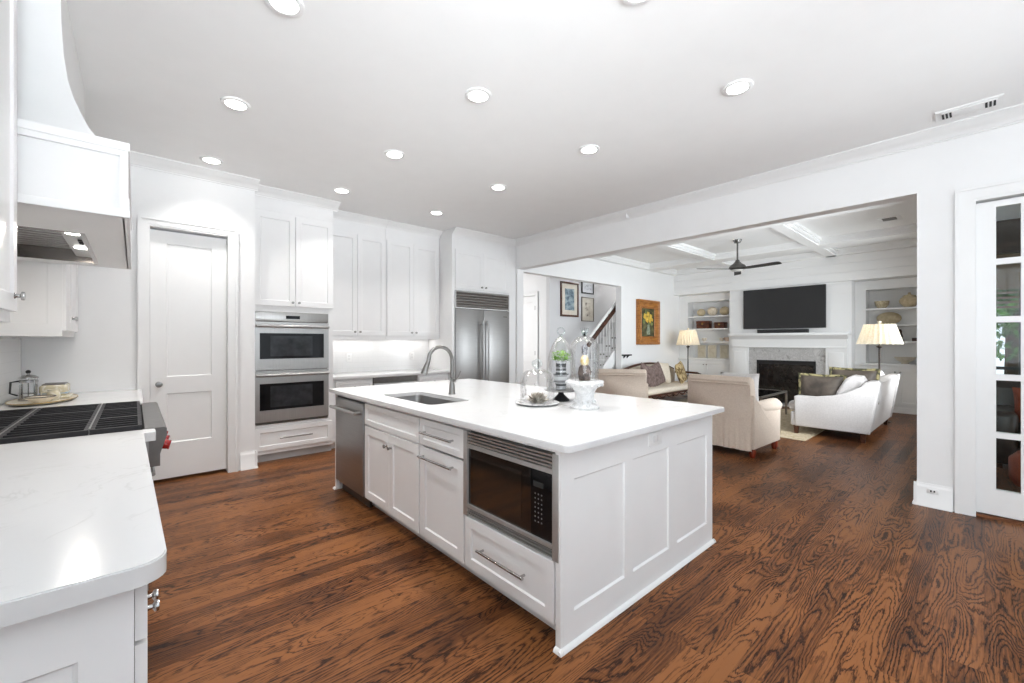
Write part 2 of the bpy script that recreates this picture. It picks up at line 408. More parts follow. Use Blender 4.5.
# orientation of (u, d, v) panels: faces -Y, -X, +X
def FY(x0, y, z0): return lambda p: Vector((x0+p.x, y-p.y, z0+p.z))      # d toward -Y, u toward +X
def FX(x, y0, z0): return lambda p: Vector((x-p.y, y0+p.x, z0+p.z))      # d toward -X, u toward +Y
def FPX(x, y0, z0): return lambda p: Vector((x+p.y, y0+p.x, z0+p.z))     # d toward +X
def door(T, w, h, name, m, parent, t=.02, rail=.062):
    mb = MB(); mb.T = T; mb.shaker(w, h, t, rail); return mb.build(name, m, parent)
def knob(T, u, v, d, parent, m=None, r=.014):
    mb = MB(); mb.T = T
    mb.lathe([(0, 0), (r*.75, 0), (r*.5, .004), (r*.42, .014), (r*.95, .018), (r, .022), (r*.95, .027), (0, .029)], (u, 0, v), 14, 'y')
    old = mb.bm
    bmesh.ops.translate(mb.bm, vec=T(Vector((0, d, 0)))-T(Vector((0, 0, 0))), verts=mb.bm.verts)
    return mb.build('knob', m or NICKEL, parent)
def bar(T, u0, u1, v, d, parent, m=None, r=.0075, off=.032, name='handle'):
    mb = MB(); mb.T = T
    mb.tube([(u0, d+off, v), (u1, d+off, v)], r, 10)
    for u in (u0+.02, u1-.02): mb.tube([(u, d, v), (u, d+off, v)], r*.85, 8)
    return mb.build(name, m or NICKEL, parent)
def hole_wall(T, w, h, t, holes):
    """slab w x h (u, v), t deep (d), with rectangular holes"""
    mb = MB(); mb.T = T
    us = sorted({0, w, *[x for a in holes for x in (a[0], a[2])]}); vs = sorted({0, h, *[x for a in holes for x in (a[1], a[3])]})
    for i in range(len(us)-1):
        j = 0
        while j < len(vs)-1:
            def inh(jj): return any(a[0] <= (us[i]+us[i+1])/2 <= a[2] and a[1] <= (vs[jj]+vs[jj+1])/2 <= a[3] for a in holes)
            if inh(j): j += 1; continue
            k = j
            while k < len(vs)-1 and not inh(k): k += 1
            mb.box(us[i], 0, vs[j], us[i+1], t, vs[k]); j = k
    return mb

# ================================================================== THE SETTING
CZ = 3.10
struct('floor', MB().box(-.85, -3.15, -.12, 12, 9.3, 0), OAK)
struct('ceiling', MB().box(-.85, -3.15, CZ, 5.07, 6.25, CZ+.25), CEIL)
struct('wall_left', hole_wall(FPX(-.85, -3.15, 0), 8.57, CZ, .15, [(1.40, .95, 3.40, 2.7)]), WALL)
struct('wall_pantry', hole_wall(FY(-.70, 5.42, 0), 1.675, CZ, .15, [(.81, 0, 1.43, 2.465)]), WALL)
struct('wall_back', MB().box(.88, 6.10, 0, 4.92, 6.25, CZ), WALL)
struct('wall_pantry_side', MB().box(.88, 5.42, 0, .975, 6.10, CZ), WALL)
# kitchen right wall: opening to the living room and the glazed door to the porch
struct('wall_right', hole_wall(FX(5.07, -3.15, 0), 9.40, CZ, .15, [(3.53, 0, 8.52, 2.62), (1.35, 0, 3.195, 2.47)]), WALL)
struct('wall_rear', hole_wall(FY(-.70, -3.0, 0), 5.62, CZ, .15, [(.4, .8, 2.4, 2.7), (3.1, .8, 5.1, 2.7)]), WALL)
# living room
LZ = 3.22
struct('wall_living_left', hole_wall(FY(5.07, 5.63, 0), 6.4, LZ, .15, [(0, 0, 3.15, 2.62)]), WALL)
struct('wall_garden', hole_wall(FY(5.07, .35, 0), 6.4, LZ, .15, [(.5, .55, 2.2, 2.6), (3.3, .55, 5.0, 2.6)]), WALL)
struct('ceiling_living', MB().box(5.07, .20, LZ, 11.47, 5.63, LZ+.2), CEIL)
# coffer beams
mb = MB()
for y in (2.08, 3.92): mb.box(5.07, y-.085, CZ, 10.62, y+.085, LZ+.01)
for x in (7.01, 9.38): mb.box(x-.18, .35, CZ+.001, x+.18, 5.48, LZ+.01)
mb.box(5.07, .35, CZ, 5.17, 5.48, LZ+.01); mb.box(10.52, .35, CZ, 10.62, 5.48, LZ+.01)
mb.box(5.07, 5.36, CZ+.0005, 10.62, 5.48, LZ+.01); mb.box(5.07, .35, CZ+.0005, 10.62, .47, LZ+.01)
struct('trim_1', mb, CEIL)
mb = MB()   # stepped bead at the foot of every coffer
xs = [(5.17, 6.83), (7.19, 9.20), (9.56, 10.52)]; ys = [(.47, 1.995), (2.165, 3.835), (4.005, 5.36)]
for x0, x1 in xs:
    for y0, y1 in ys:
        for k, (o, z) in enumerate(((.03, CZ+.02), (.055, CZ+.075))):
            zt = LZ+.005
            mb.box(x0, y0, z, x1, y0+o, zt); mb.box(x0, y1-o, z, x1, y1, zt)
            mb.box(x0, y0+o, z, x0+o, y1-o, zt); mb.box(x1-o, y0+o, z, x1, y1-o, zt)
struct('trim_2', mb, TRIM)
# shiplap chimney wall: boards with shadow gaps, niches either side
def boards(mb, x0, y0, y1, z0, z1, pitch=.18, gap=.014):
    z = z0
    while z < z1-.01:
        zt = min(z+pitch-gap, z1); mb.box(x0, y0, z, x0+.02, y1, zt); z += pitch
    mb.box(x0+.012, y0+.001, z0, x0+.05, y1-.001, z1)
mb = MB()
boards(mb, 10.62, 1.76, 2.28, 0, 2.58); boards(mb, 10.62, 3.52, 4.06, 0, 2.58); boards(mb, 10.62, 2.28, 3.52, 1.0, 2.58)
boards(mb, 10.62, .35, 5.48, 2.585, LZ)
mb.box(10.672, 1.76, 0, 11.30, 1.80, 2.58); mb.box(10.672, 4.02, 0, 11.30, 4.06, 2.58)
mb.box(10.67, .35, 2.585, 11.32, 5.48, 2.62)
struct('wall_chimney', mb, SHIP)
struct('wall_living_far', MB().box(11.32, .20, 0, 11.47, 5.63, LZ), SHIP)
# hall beyond the living room opening
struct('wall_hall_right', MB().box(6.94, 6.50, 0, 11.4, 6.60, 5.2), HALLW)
struct('wall_hall_left', hole_wall(FX(7.04, 6.60, 0), 2.6, 3.3, .10, [(.34, 0, 1.14, 2.44)]), WALL)
struct('wall_hall_far', MB().box(4.92, 9.15, 0, 7.04, 9.3, 3.3), WALL)
struct('wall_hall_side', hole_wall(FX(5.07, 6.25, 0), 2.9, 3.3, .15, [(1.45, .8, 2.65, 2.6)]), WALL)
struct('ceiling_hall', MB().box(4.92, 5.63, 3.3, 6.94, 9.3, 3.4), CEIL)
struct('wall_stair_end', MB().box(11.4, 5.63, 0, 11.5, 6.60, 5.2), WALL)
struct('ceiling_stair', MB().box(6.94, 5.63, 5.2, 11.5, 6.60, 5.3), CEIL)
struct('wall_stair_top', MB().box(6.94, 5.48, LZ+.2, 11.5, 5.63, 5.2), WALL)
struct('wall_stair_head', MB().box(6.84, 5.63, 3.4, 6.94, 6.60, 5.2), WALL)

CROWN = [(0, 0), (.115, 0), (.115, -.012), (.10, -.018), (.085, -.035), (.055, -.052), (.028, -.068), (.020, -.085), (.012, -.088), (.012, -.10), (0, -.10)]
def crown_y(mb, y, x0, x1, z=CZ): return mb.prism([(y-d, z+h) for d, h in CROWN], 'x', x0, x1)
def crown_x(mb, x, y0, y1, z=CZ): return mb.prism([(x-d, z+h) for d, h in CROWN], 'y', y0, y1)
mb = MB(); crown_x(mb, 4.92, -3.0, 5.40); mb.box(4.835, 3.15, 3.0, 4.919, 3.157, 3.099); struct('trim_3', mb, TRIM)
mb = MB(); crown_y(mb, 5.27, -.70, 1.0); struct('trim_4', mb, TRIM)
mb = MB(); mb.prism([(-.70+d, CZ+h) for d, h in CROWN], 'y', 4.41, 5.27); struct('trim_5', mb, TRIM)
BASE = [(0, 0), (.028, 0), (.028, .012), (.017, .026), (.016, .155), (.012, .168), (.005, .176), (.004, .19), (0, .19)]
mb = MB(); mb.prism([(4.92-d, h) for d, h in BASE], 'y', .17, .40)
mb.prism([(.38+d, h) for d, h in BASE], 'x', 4.90, 5.07); struct('baseboard_right', mb, TRIM)
mb = MB(); mb.prism([(5.27-d, h) for d, h in BASE], 'x', .838, .995)
mb.prism([(.975+d, h) for d, h in BASE], 'y', 5.25, 5.40); struct('baseboard_pantry', mb, TRIM)
mb = MB(); mb.prism([(5.48-d, h) for d, h in BASE], 'x', 8.23, 10.9); struct('baseboard_living', mb, TRIM)
mb = MB(); mb.prism([(6.94-d, h) for d, h in BASE], 'y', 7.82, 9.15); mb.prism([(6.94-d, h) for d, h in BASE], 'y', 6.50, 6.85); struct('baseboard_hall', mb, TRIM)

def casing(T, u0, u1, h, wd=.088, t=.028):
    """door casing round an opening u0..u1, stepped profile"""
    mb = MB(); mb.T = T
    for o0, o1, tt in ((0, wd, t*.5), (.016, wd-.008, t*.72), (wd-.026, wd, t)):
        mb.box(u0-o1, 0, 0, u0-o0, tt, h+o1); mb.box(u1+o0, 0, 0, u1+o1, tt, h+o1); mb.box(u0-o0, 0, h+o0, u1+o0, tt, h+o1)
    return mb
# pantry door
mb = casing(FY(0, 5.27, 0), .11, .73, 2.465); struct('trim_6', mb, TRIM)
mb = MB(); mb.T = FY(.113, 5.375, .03)
mb.panelled(.614, 2.42, .04, [(.122, .486)], [(.345, .83), (.995, 2.30)])
pd = struct('door_1', mb, TRIM)
mb = MB(); mb.lathe([(0, 0), (.027, 0), (.027, .006), (.012, .009), (.011, .03), (.022, .036), (.028, .048), (.024, .062), (0, .066)], (0, 0, 0), 18, 'y')
bmesh.ops.scale(mb.bm, vec=(1, -1, 1), verts=mb.bm.verts); bmesh.ops.translate(mb.bm, vec=(.178, 5.335, .955), verts=mb.bm.verts)
mb.build('door_knob', NICKEL, pd)
struct('wall_pantry_closet', MB().box(-.7, 6.0, 0, .9, 6.1, CZ), DARK)
# glazed porch door: two leaves, four columns of five panes each
mb = casing(FX(4.92, 0, 0), -1.80, .045, 2.47, .115, .026); struct('trim_7', mb, TRIM)
struct('trim_8', MB().box(4.93, -1.80, .0005, 5.08, .045, .02), mat2('oak_threshold', lin(96, 58, 34), lin(130, 82, 50), .4, 5, (8, 1, 8)))
dr = None
for k, (y0, y1) in enumerate(((-.8755, .0445), (-1.79, -.8785))):
    mb = MB(); T = FX(4.995, y0, .03); mb.T = T
    w = y1-y0; cols = 5; mw = .024; pwid = (w-.21-mw*(cols-1))/cols; ph = .400; pm = .0455
    us = [(w-.104-(i+1)*pwid-i*mw, w-.104-i*pwid-i*mw) for i in range(cols)][::-1]
    vs = [(.196+i*(ph+pm), .196+i*(ph+pm)+ph) for i in range(5)]
    hw = hole_wall(T, w, 2.425, .045, [(a, c, b_, d) for a, b_ in us for c, d in vs])
    dd = struct('door_2' if k == 0 else 'door_3', hw, TRIM)
    for a, b_ in us:
        for c, d in vs:
            g = MB(); g.T = T; g.box(a, .020, c, b_, .025, d); g.build('pane', PANE, dd)
    if k == 0: dr = dd
    mb = MB(); mb.T = T
    mb.lathe([(0, .045), (.02, .045), (.02, .052), (.009, .056), (.009, .09), (0, .09)], (.05 if k == 0 else w-.05, 0, .95), 12, 'y')
    mb.tube([(.05 if k == 0 else w-.05, .085, .95), (.15 if k == 0 else w-.15, .085, .95)], .008, 8)
    mb.build('lever_handle', NICKEL, dd)
# hall door
mb = casing(FX(6.94, 6.60, 0), .34, 1.14, 2.44); struct('trim_9', mb, TRIM)
mb = MB(); mb.T = FX(6.99, 6.95, .01); mb.panelled(.78, 2.42, .035, [(.12, .66)], [(.2, .88), (1.02, 2.28)])
hd = struct('door_4', mb, TRIM)
for z in (.3, 1.05, 2.1):
    MB().box(6.925, 6.935, z, 6.955, 6.955, z+.10).build('hinge', NICKEL, hd)
# windows added in unseen walls to go with the fill lamps
def window(name, T, w, h, cols, rows):
    mb = MB(); mb.T = T; t = .05
    mb.box(0, 0, 0, t, .06, h); mb.box(w-t, 0, 0, w, .06, h); mb.box(t, 0, 0, w-t, .06, t); mb.box(t, 0, h-t, w-t, .06, h)
    for i in range(1, cols): mb.box(w*i/cols-.012, .02, t, w*i/cols+.012, .045, h-t)
    for j in range(1, rows): mb.box(t, .021, h*j/rows-.012, w-t, .044, h*j/rows+.012)
    o = struct(name, mb, TRIM)
window('unseen_window_1', FY(-.30, -3.06, .8), 2.0, 1.9, 4, 3); window('unseen_window_2', FY(2.40, -3.06, .8), 2.0, 1.9, 4, 3)
window('unseen_window_5', FPX(-.83, -1.75, .95), 2.0, 1.75, 4, 3)
window('unseen_window_3', FY(5.57, .29, .55), 1.7, 2.05, 3, 3); window('unseen_window_4', FY(8.37, .29, .55), 1.7, 2.05, 3, 3)

# recessed ceiling lights
LIGHTP = 3.7
cans = [(.55, 3.63, 'leftmost recessed light of the middle row, in front of the hood'), (.55, 4.91, 'recessed light nearest the pantry door top'),
        (.57, 2.38, 'recessed light at the upper left edge of the photo, beside the curved hood'),
        (1.80, 2.37, 'recessed light over the island drawers, the largest of the middle column'), (1.79, 3.63, 'recessed light over the aisle end of the island sink'),
        (1.77, 4.90, 'recessed light in front of the double oven cabinet'), (3.06, 1.12, 'recessed light farthest right, nearest the ceiling air vent'),
        (3.05, 2.37, 'recessed light above the glass cloches, second from the right'), (3.04, 3.63, 'recessed light above the far right corner of the island'),
        (3.02, 4.90, 'recessed light in front of the refrigerator cabinet'), (1.85, 1.13, 'recessed light cut by the top edge of the photo')]
for x, y, lab in cans:
    t = thing('recessed_light', 'round white '+lab, 'ceiling light', (x, y, CZ-.012), 'recessed ceiling lights')
    MB().lathe([(.066, .012), (.066, .002), (.088, .0), (.094, .004), (.094, .012)], (x, y, CZ-.012), 28).build('trim_ring', TRIM, t)
    MB().lathe([(0, .003), (.064, .003), (.066, .010), (0, .010)], (x, y, CZ-.012), 28).build('lens', LAMPLENS, t)
    area('can_bulb', (0, 0, -.006), (0, 0, 0), .13, .13, LIGHTP, (1, .975, .95), t, 'DISK', radians(100))
# ceiling vents
t = thing('air_vent', 'long white air vent with dark louvre ends on kitchen ceiling beside crown molding', 'vent', (4.60, .08, CZ-.012))
mb = MB(); mb.box(4.515, -.09, CZ-.012, 4.685, .25, CZ); mb.build('frame', TRIM, t)
mb = MB(); mb.box(4.535, -.06, CZ-.018, 4.665, .22, CZ-.011, .003); mb.build('damper_plate', TRIM, t)
for y in (-.055, -.035, -.015, .165, .185, .205): MB().box(4.55, y, CZ-.0195, 4.65, y+.012, CZ-.0175).build('louvre_slot', DARK, t)
t = thing('air_vent', 'small square dark-centred vent in the living room coffered ceiling', 'vent', (8.45, .95, LZ-.012))
MB().box(8.32, .82, LZ-.012, 8.58, 1.08, LZ, .004).build('frame', TRIM, t)
MB().box(8.36, .87, LZ-.016, 8.54, 1.03, LZ-.011).build('grille', DKSTEEL, t)

# ================================================================== KITCHEN, BACK WALL
ZC = .925
# tall oven cabinet
t = thing('tall_oven_cabinet', 'tall white cabinet that houses the double oven, beside the pantry door', 'cabinet', (1.435, 5.75, 0))
FYo = 5.42
mb = MB(); mb.box(0.98, FYo, .095, 1.01, 6.095, 2.87); mb.box(1.785, FYo, .095, 1.85, 6.095, 2.87)
mb.box(1.01, FYo, 1.712, 1.785, 6.095, 2.87); mb.box(1.01, FYo, .095, 1.785, 6.095, .43); mb.box(1.01, 6.05, .43, 1.785, 6.095, 1.735)
mb.box(0.98, FYo-.004, 2.86, 1.85, 6.095, CZ-.002)
mb.build('carcase', CAB, t)
mb = MB(); mb.box(0.98, FYo+.065, 0, 1.85, FYo+.09, .095); mb.build('toe_kick', TOE, t)
crown_y(MB(), FYo-.004, .98, 1.85+.05, CZ-.004).build('crown_molding', TRIM, t)
for k, x0 in enumerate((.988, 1.418)):
    d = door(FY(x0, FYo, 1.778), .425, 1.055, 'door', CAB, t)
    knob(FY(x0, FYo, 1.778), .394 if k == 0 else .033, .045, .02, d)
d = door(FY(.995, FYo, .14), .835, .25, 'drawer', CAB, t, rail=.05)
bar(FY(.995, FYo, .14), .25, .60, .125, .02, d, off=.028)
# double oven
t = thing('double_oven', 'stainless double wall oven with two dark windows and tubular handles', 'oven', (1.42, 5.7, .445))
mb = MB(); mb.box(1.015, 5.425, .445, 1.78, 6.04, 1.705); mb.build('body', DKSTEEL, t)
mb = MB(); mb.box(.988, 5.395, 1.60, 1.785, 5.424, 1.708, .004); mb.build('control_panel', STEELH, t)
mb = MB(); mb.box(1.31, 5.3935, 1.632, 1.46, 5.396, 1.670); mb.build('display', BLKGLASS, t)
for z0, z1, w0, w1 in ((1.045, 1.592, 1.172, 1.465), (.462, 1.037, .592, .893)):
    dd = MB(); dd.T = FY(.988, 5.424, z0)
    hw = hole_wall(FY(.988, 5.424, z0), .797, z1-z0, .038, [(.055, w0-z0, .742, w1-z0)])
    d = hw.build('oven_door', STEELH, t)
    MB().box(1.043, 5.390, w0, 1.730, 5.40, w1).build('window', BLKGLASS, d)
    MB().box(1.15, 5.3892, w0+.03, 1.60, 5.3902, w1-.03).build('window_screen', mat('oven_inner_glass', (.03, .032, .036), .08, 0, .3, 14, spec=.25), d)
    bar(FY(.988, 5.424, z0), .012, .785, z1-z0-.048, .038, d, STEELH, .017, .05)
MB().box(.988, 5.40, .445, 1.785, 5.424, .46).build('bottom_trim', DKSTEEL, t)
# base cabinets
def base_unit(label, x0, x1, fronts, group=None):
    t = thing('base_cabinet', label, 'cabinet', ((x0+x1)/2, 5.8, 0), group)
    mb = MB(); mb.box(x0, 5.50, .095, x1, 6.095, .883); mb.box(x0, 5.57, 0, x1, 5.60, .095); mb.build('carcase', CAB, t)
    return t
t = base_unit('white base cabinet beside the tall oven cabinet, under the back counter', 1.853, 2.395, 0)
d = door(FY(1.905, 5.50, .70), .48, .155, 'drawer', CAB, t, rail=.04); knob(FY(1.905, 5.50, .70), .24, .077, .02, d)
d = door(FY(1.905, 5.50, .11), .48, .575, 'door', CAB, t)
knob(FY(1.905, 5.50, .11), .44, .53, .02, d)
t = base_unit('white base cabinet beside the refrigerator, under the back counter', 3.075, 3.60, 0)
d = door(FY(3.09, 5.50, .70), .50, .155, 'drawer', CAB, t, rail=.04); knob(FY(3.09, 5.50, .70), .25, .077, .02, d)
d = door(FY(3.09, 5.50, .11), .50, .575, 'door', CAB, t)
knob(FY(3.09, 5.50, .11), .05, .53, .02, d)
t = thing('undercounter_refrigerator', 'stainless undercounter appliance with dark top strip below the back counter', 'appliance', (2.735, 5.8, 0))
mb = MB(); mb.box(2.40, 5.52, .0, 3.07, 6.05, .88); mb.build('body', DKSTEEL, t)
mb = MB(); mb.box(2.41, 5.475, .10, 3.06, 5.52, .80, .004); d = mb.build('door', STEELH, t)
bar(FY(2.41, 5.475, .10), .04, .61, .655, 0, d, STEELH, .011, .04)
mb = MB(); mb.box(2.41, 5.49, .805, 3.06, 5.52, .88); mb.build('vent_strip', DKSTEEL, t)
mb = MB(); mb.box(1.853, 5.455, .885, 3.602, 6.095, ZC, .004)
tag(mb.build('countertop', QUARTZ), 'white quartz back counter between the double oven and the refrigerator', 'countertop', None)
mb = MB(); mb.box(1.853, 6.083, ZC+.001, 3.602, 6.099, 1.405); struct('trim_10', mb, TILE)
t = thing('wall_outlet', 'white outlet plate on the tile backsplash behind the back counter', 'outlet', (2.30, 6.08, 1.08))
MB().box(2.262, 6.077, 1.08, 2.338, 6.083, 1.20, .002).build('plate', TRIM, t)
mb = MB()
for z in (1.11, 1.15): mb.box(2.285, 6.0755, z, 2.315, 6.0775, z+.025, .001)
mb.build('receptacle', mat('outlet_plastic', (.74, .74, .74), .4), t)
t = thing('wall_outlet', 'white outlet plate on the backsplash near the refrigerator side panel', 'outlet', (3.30, 6.08, 1.08))
MB().box(3.262, 6.077, 1.08, 3.338, 6.083, 1.20, .002).build('plate', TRIM, t)
mb = MB()
for z in (1.11, 1.15): mb.box(3.285, 6.0755, z, 3.315, 6.0775, z+.025, .001)
mb.build('receptacle', MATS['outlet_plastic'], t)
# wall cabinets
for x0, x1, sp, lab in ((1.853, 2.70, 2.285, 'white two-door wall cabinet next to the tall oven cabinet'), (2.703, 3.602, 3.145, 'white two-door wall cabinet next to the refrigerator enclosure')):
    t = thing('wall_cabinet', lab, 'cabinet', ((x0+x1)/2, 5.9, 1.41), 'wall cabinets over the back counter')
    mb = MB(); mb.box(x0, 5.76, 1.415, x1, 6.095, 2.95); mb.box(x0, 5.752, 1.405, x1, 5.775, 1.45); mb.box(x0, 5.755, 2.83, x1, 6.09, CZ-.002); mb.build('carcase', CAB, t)
    crown_y(MB(), 5.755, x0, x1, CZ-.004).build('crown_molding', TRIM, t)
    a0 = x0+.008 if x0 < 2 else x0+.014
    for k, (u0, u1) in enumerate(((a0, sp-.0015), (sp+.0015, x1-.008))):
        d = door(FY(u0, 5.76, 1.452), u1-u0, 1.39, 'door', CAB, t)
        knob(FY(u0, 5.76, 1.452), (u1-u0-.035) if k == 0 else .035, .05, .02, d)
    ud = area('under_cabinet_strip', ((0), (0.06), -.002), (0, 0, 0), x1-x0-.1, .05, .8, (1, .97, .93), t)
    mb = MB(); mb.box(x0+.04, 5.93, 1.409, x1-.04, 5.99, 1.4155); mb.build('light_strip', mat('led_strip_housing', (.8, .8, .8), .5), t)
# refrigerator and its enclosure
t = thing('refrigerator_enclosure', 'white cabinet surround with two small doors above the stainless refrigerator', 'cabinet', (4.25, 5.75, 0))
mb = MB(); mb.box(3.606, 5.40, 0, 3.65, 6.095, CZ-.003); mb.box(4.76, 5.40, 0, 4.915, 6.095, CZ-.003); mb.box(3.65, 5.41, 2.165, 4.76, 6.095, CZ-.003)
mb.build('carcase', CAB, t)
mb = MB(); crown_y(mb, 5.40, 3.60, 4.90, CZ-.005); mb.build('crown_molding', TRIM, t)
for k, (u0, u1) in enumerate(((3.662, 4.203), (4.206, 4.752))):
    d = door(FY(u0, 5.41, 2.19), u1-u0, .60, 'door', CAB, t)
    knob(FY(u0, 5.41, 2.19), (u1-u0-.04) if k == 0 else .04, .045, .02, d, r=.016)
t = thing('refrigerator', 'wide built-in stainless refrigerator with two doors and slatted top grille', 'refrigerator', (4.2, 5.75, 0))
mb = MB(); mb.box(3.655, 5.44, 0, 4.755, 6.08, 2.16); mb.build('body', DKSTEEL, t)
mb = MB()
for i in range(6):
    z = 1.905+i*.042; mb.prism([(5.39, z), (5.44, z+.012), (5.44, z+.024), (5.385, z+.026), (5.38, z+.012)], 'x', 3.67, 4.74)
mb.box(3.656, 5.385, 1.885, 3.672, 5.44, 2.158); mb.box(4.738, 5.385, 1.885, 4.754, 5.44, 2.158)
mb.box(3.672, 5.385, 1.885, 4.738, 5.44, 1.90); mb.box(3.672, 5.385, 2.146, 4.738, 5.44, 2.158)
mb.build('grille', STEELH, t)
for k, (u0, u1) in enumerate(((3.658, 4.203), (4.207, 4.752))):
    mb = MB(); mb.box(u0, 5.385, .10, u1, 5.44, 1.875, .004); d = mb.build('door', STEEL, t)
    mb = MB(); hx = u1-.055 if k == 0 else u0+.055
    mb.tube([(hx, 5.335, .60), (hx, 5.335, 1.70)], .014, 12)
    for z in (.66, 1.64): mb.tube([(hx, 5.385, z), (hx, 5.335, z)], .010, 8)
    mb.build('handle', STEEL, d)
MB().box(4.62, 5.382, 1.775, 4.70, 5.3855, 1.79).build('badge', DKSTEEL, t)
MB().box(3.66, 5.46, 0.0, 4.75, 5.47, .10).build('kick_plate', DKSTEEL, t)

# ================================================================== KITCHEN, RANGE WALL
def counter_slab(pts, z0, z1, hole=None):
    mb = MB(); bm = mb.bm
    loops = [pts]+([hole] if hole else []); E = []
    for lp in loops:
        V = [bm.verts.new((x, y, z0)) for x, y in lp]
        for i in range(len(V)): E.append(bm.edges.new((V[i], V[(i+1) % len(V)])))
    r = bmesh.ops.triangle_fill(bm, use_beauty=True, use_dissolve=False, edges=E)
    F = [g for g in r['geom'] if isinstance(g, bmesh.types.BMFace)]
    ex = bmesh.ops.extrude_face_region(bm, geom=F)
    bmesh.ops.translate(bm, vec=(0, 0, z1-z0), verts=[g for g in ex['geom'] if isinstance(g, bmesh.types.BMVert)])
    top = [e for e in bm.edges if all(abs(v.co.z-z1) < 1e-6 for v in e.verts) and any(abs(f.normal.z) < .5 for f in e.link_faces)]
    bm.normal_update()
    top = [e for e in bm.edges if all(abs(v.co.z-z1) < 1e-6 for v in e.verts) and len(e.link_faces) == 2 and abs(e.link_faces[0].normal.dot(e.link_faces[1].normal)) < .5]
    bmesh.ops.bevel(bm, geom=top, offset=.003, segments=2, affect='EDGES')
    return mb
def rrect(x0, y0, x1, y1, rs, n=6):
    """rounded rectangle, radii for corners (x0y0, x1y0, x1y1, x0y1)"""
    P = []
    for (cx, cy, a0), r in zip(((x0, y0, 180), (x1, y0, 270), (x1, y1, 0), (x0, y1, 90)), rs):
        ccx = cx+(r if cx == x0 else -r); ccy = cy+(r if cy == y0 else -r)
        if r < 1e-4: P.append((cx, cy)); continue
        for k in range(n+1):
            a = radians(a0+90*k/n); P.append((ccx+r*cos(a), ccy+r*sin(a)))
    return P
LC = .052
pts = [(-.698, 1.115)]+[(LC-.055+.055*cos(radians(-90+90*k/6)), 1.115+.055+.055*sin(radians(-90+90*k/6))) for k in range(7)]+[(.034, 2.71), (.040, 2.716), (.074, 2.718), (.080, 2.726), (.080, 2.836), (-.66, 2.838), (-.698, 2.838)]
tag(counter_slab(pts, .883, ZC).build('countertop', QUARTZ), 'white quartz counter with rounded corner in the left foreground, before the range', 'countertop')
pts = rrect(-.698, 4.062, .05, 5.268, (0, 0, 0, 0))
tag(counter_slab(pts, .883, ZC).build('countertop', QUARTZ), 'white quartz counter beyond the range holding the coffee press tray', 'countertop')
t = thing('base_cabinet', 'white base cabinet with panelled end under the foreground counter', 'cabinet', (-.32, 2.0, 0))
mb = MB(); mb.box(-.695, 1.175, .095, 0, 2.83, .882); mb.box(-.695, 1.175, 0, -.07, 2.83, .095); mb.build('carcase', CAB, t)
mb = MB(); mb.T = FY(-.695, 1.175, 0); mb.panelled(.695, .882, .02, [(.075, .615)], [(.16, .757)]); mb.build('end_panel', CAB, t)
for y0, y1 in ((1.18, 1.725), (1.73, 2.275), (2.28, 2.825)):
    w = y1-y0
    T = FPX(.001, y0, .745); d = door(T, w, .125, 'drawer', CAB, t, rail=.035); knob(T, w*.42, .055, .02, d, CHROME)
    for k in range(2):
        T = FPX(.001, y0+k*(w/2+.001), .105); d = door(T, w/2-.001, .63, 'door', CAB, t, rail=.05); knob(T, (w/2-.03) if k == 0 else .03, .585, .02, d, CHROME)
t = thing('base_cabinet', 'white base cabinet under the counter between range and pantry wall', 'cabinet', (-.32, 4.66, 0))
mb = MB(); mb.box(-.695, 4.065, .095, .005, 5.265, .882); mb.box(-.695, 4.065, 0, -.06, 5.265, .095); mb.build('carcase', CAB, t)
for y0, y1 in ((4.07, 4.66), (4.67, 5.26)):
    T = FPX(.005, y0, .105); d = door(T, y1-y0, .755, 'door', CAB, t); knob(T, .05, .70, .02, d)
# range
t = thing('gas_range', 'professional stainless gas range with black cast iron grates and red knobs', 'range', (-.3, 3.45, 0))
Y0, Y1 = 2.842, 4.058
mb = MB(); mb.box(-.69, Y0, .10, .055, Y1, .905); mb.build('body', STEEL, t)
mb = MB(); mb.prism([(.04, .905), (.04, .926), (.118, .926), (.127, .918), (.127, .882), (.100, .79), (.100, .728), (.055, .728), (.055, .905)], 'y', Y0, Y1); mb.build('control_panel', mat('range_panel_steel', (.20, .195, .19), .42, 1, .06, 20), t)
MB().box(-.685, Y0+.005, .905, .045, Y1-.005, .915).build('cooktop', mat('black_enamel', (.010, .010, .010), .6, spec=.15), t)
MB().box(-.690, Y0, .905, -.66, Y1, .99).build('back_riser', STEEL, t)
for i in range(2):
    y0 = Y0+.02+i*.60; y1 = y0+.575
    mb = MB(); mb.box(.0555, y0, .14, .066, y1, .70, .003); d = mb.build('oven_door', STEEL, t)
    mb = MB(); mb.tube([(.076, y0+.12, .655), (.076, y1-.05, .655)], .010, 10)
    for y in (y0+.14, y1-.08): mb.tube([(.066, y, .655), (.076, y, .655)], .008, 8)
    mb.build('handle', STEEL, d)
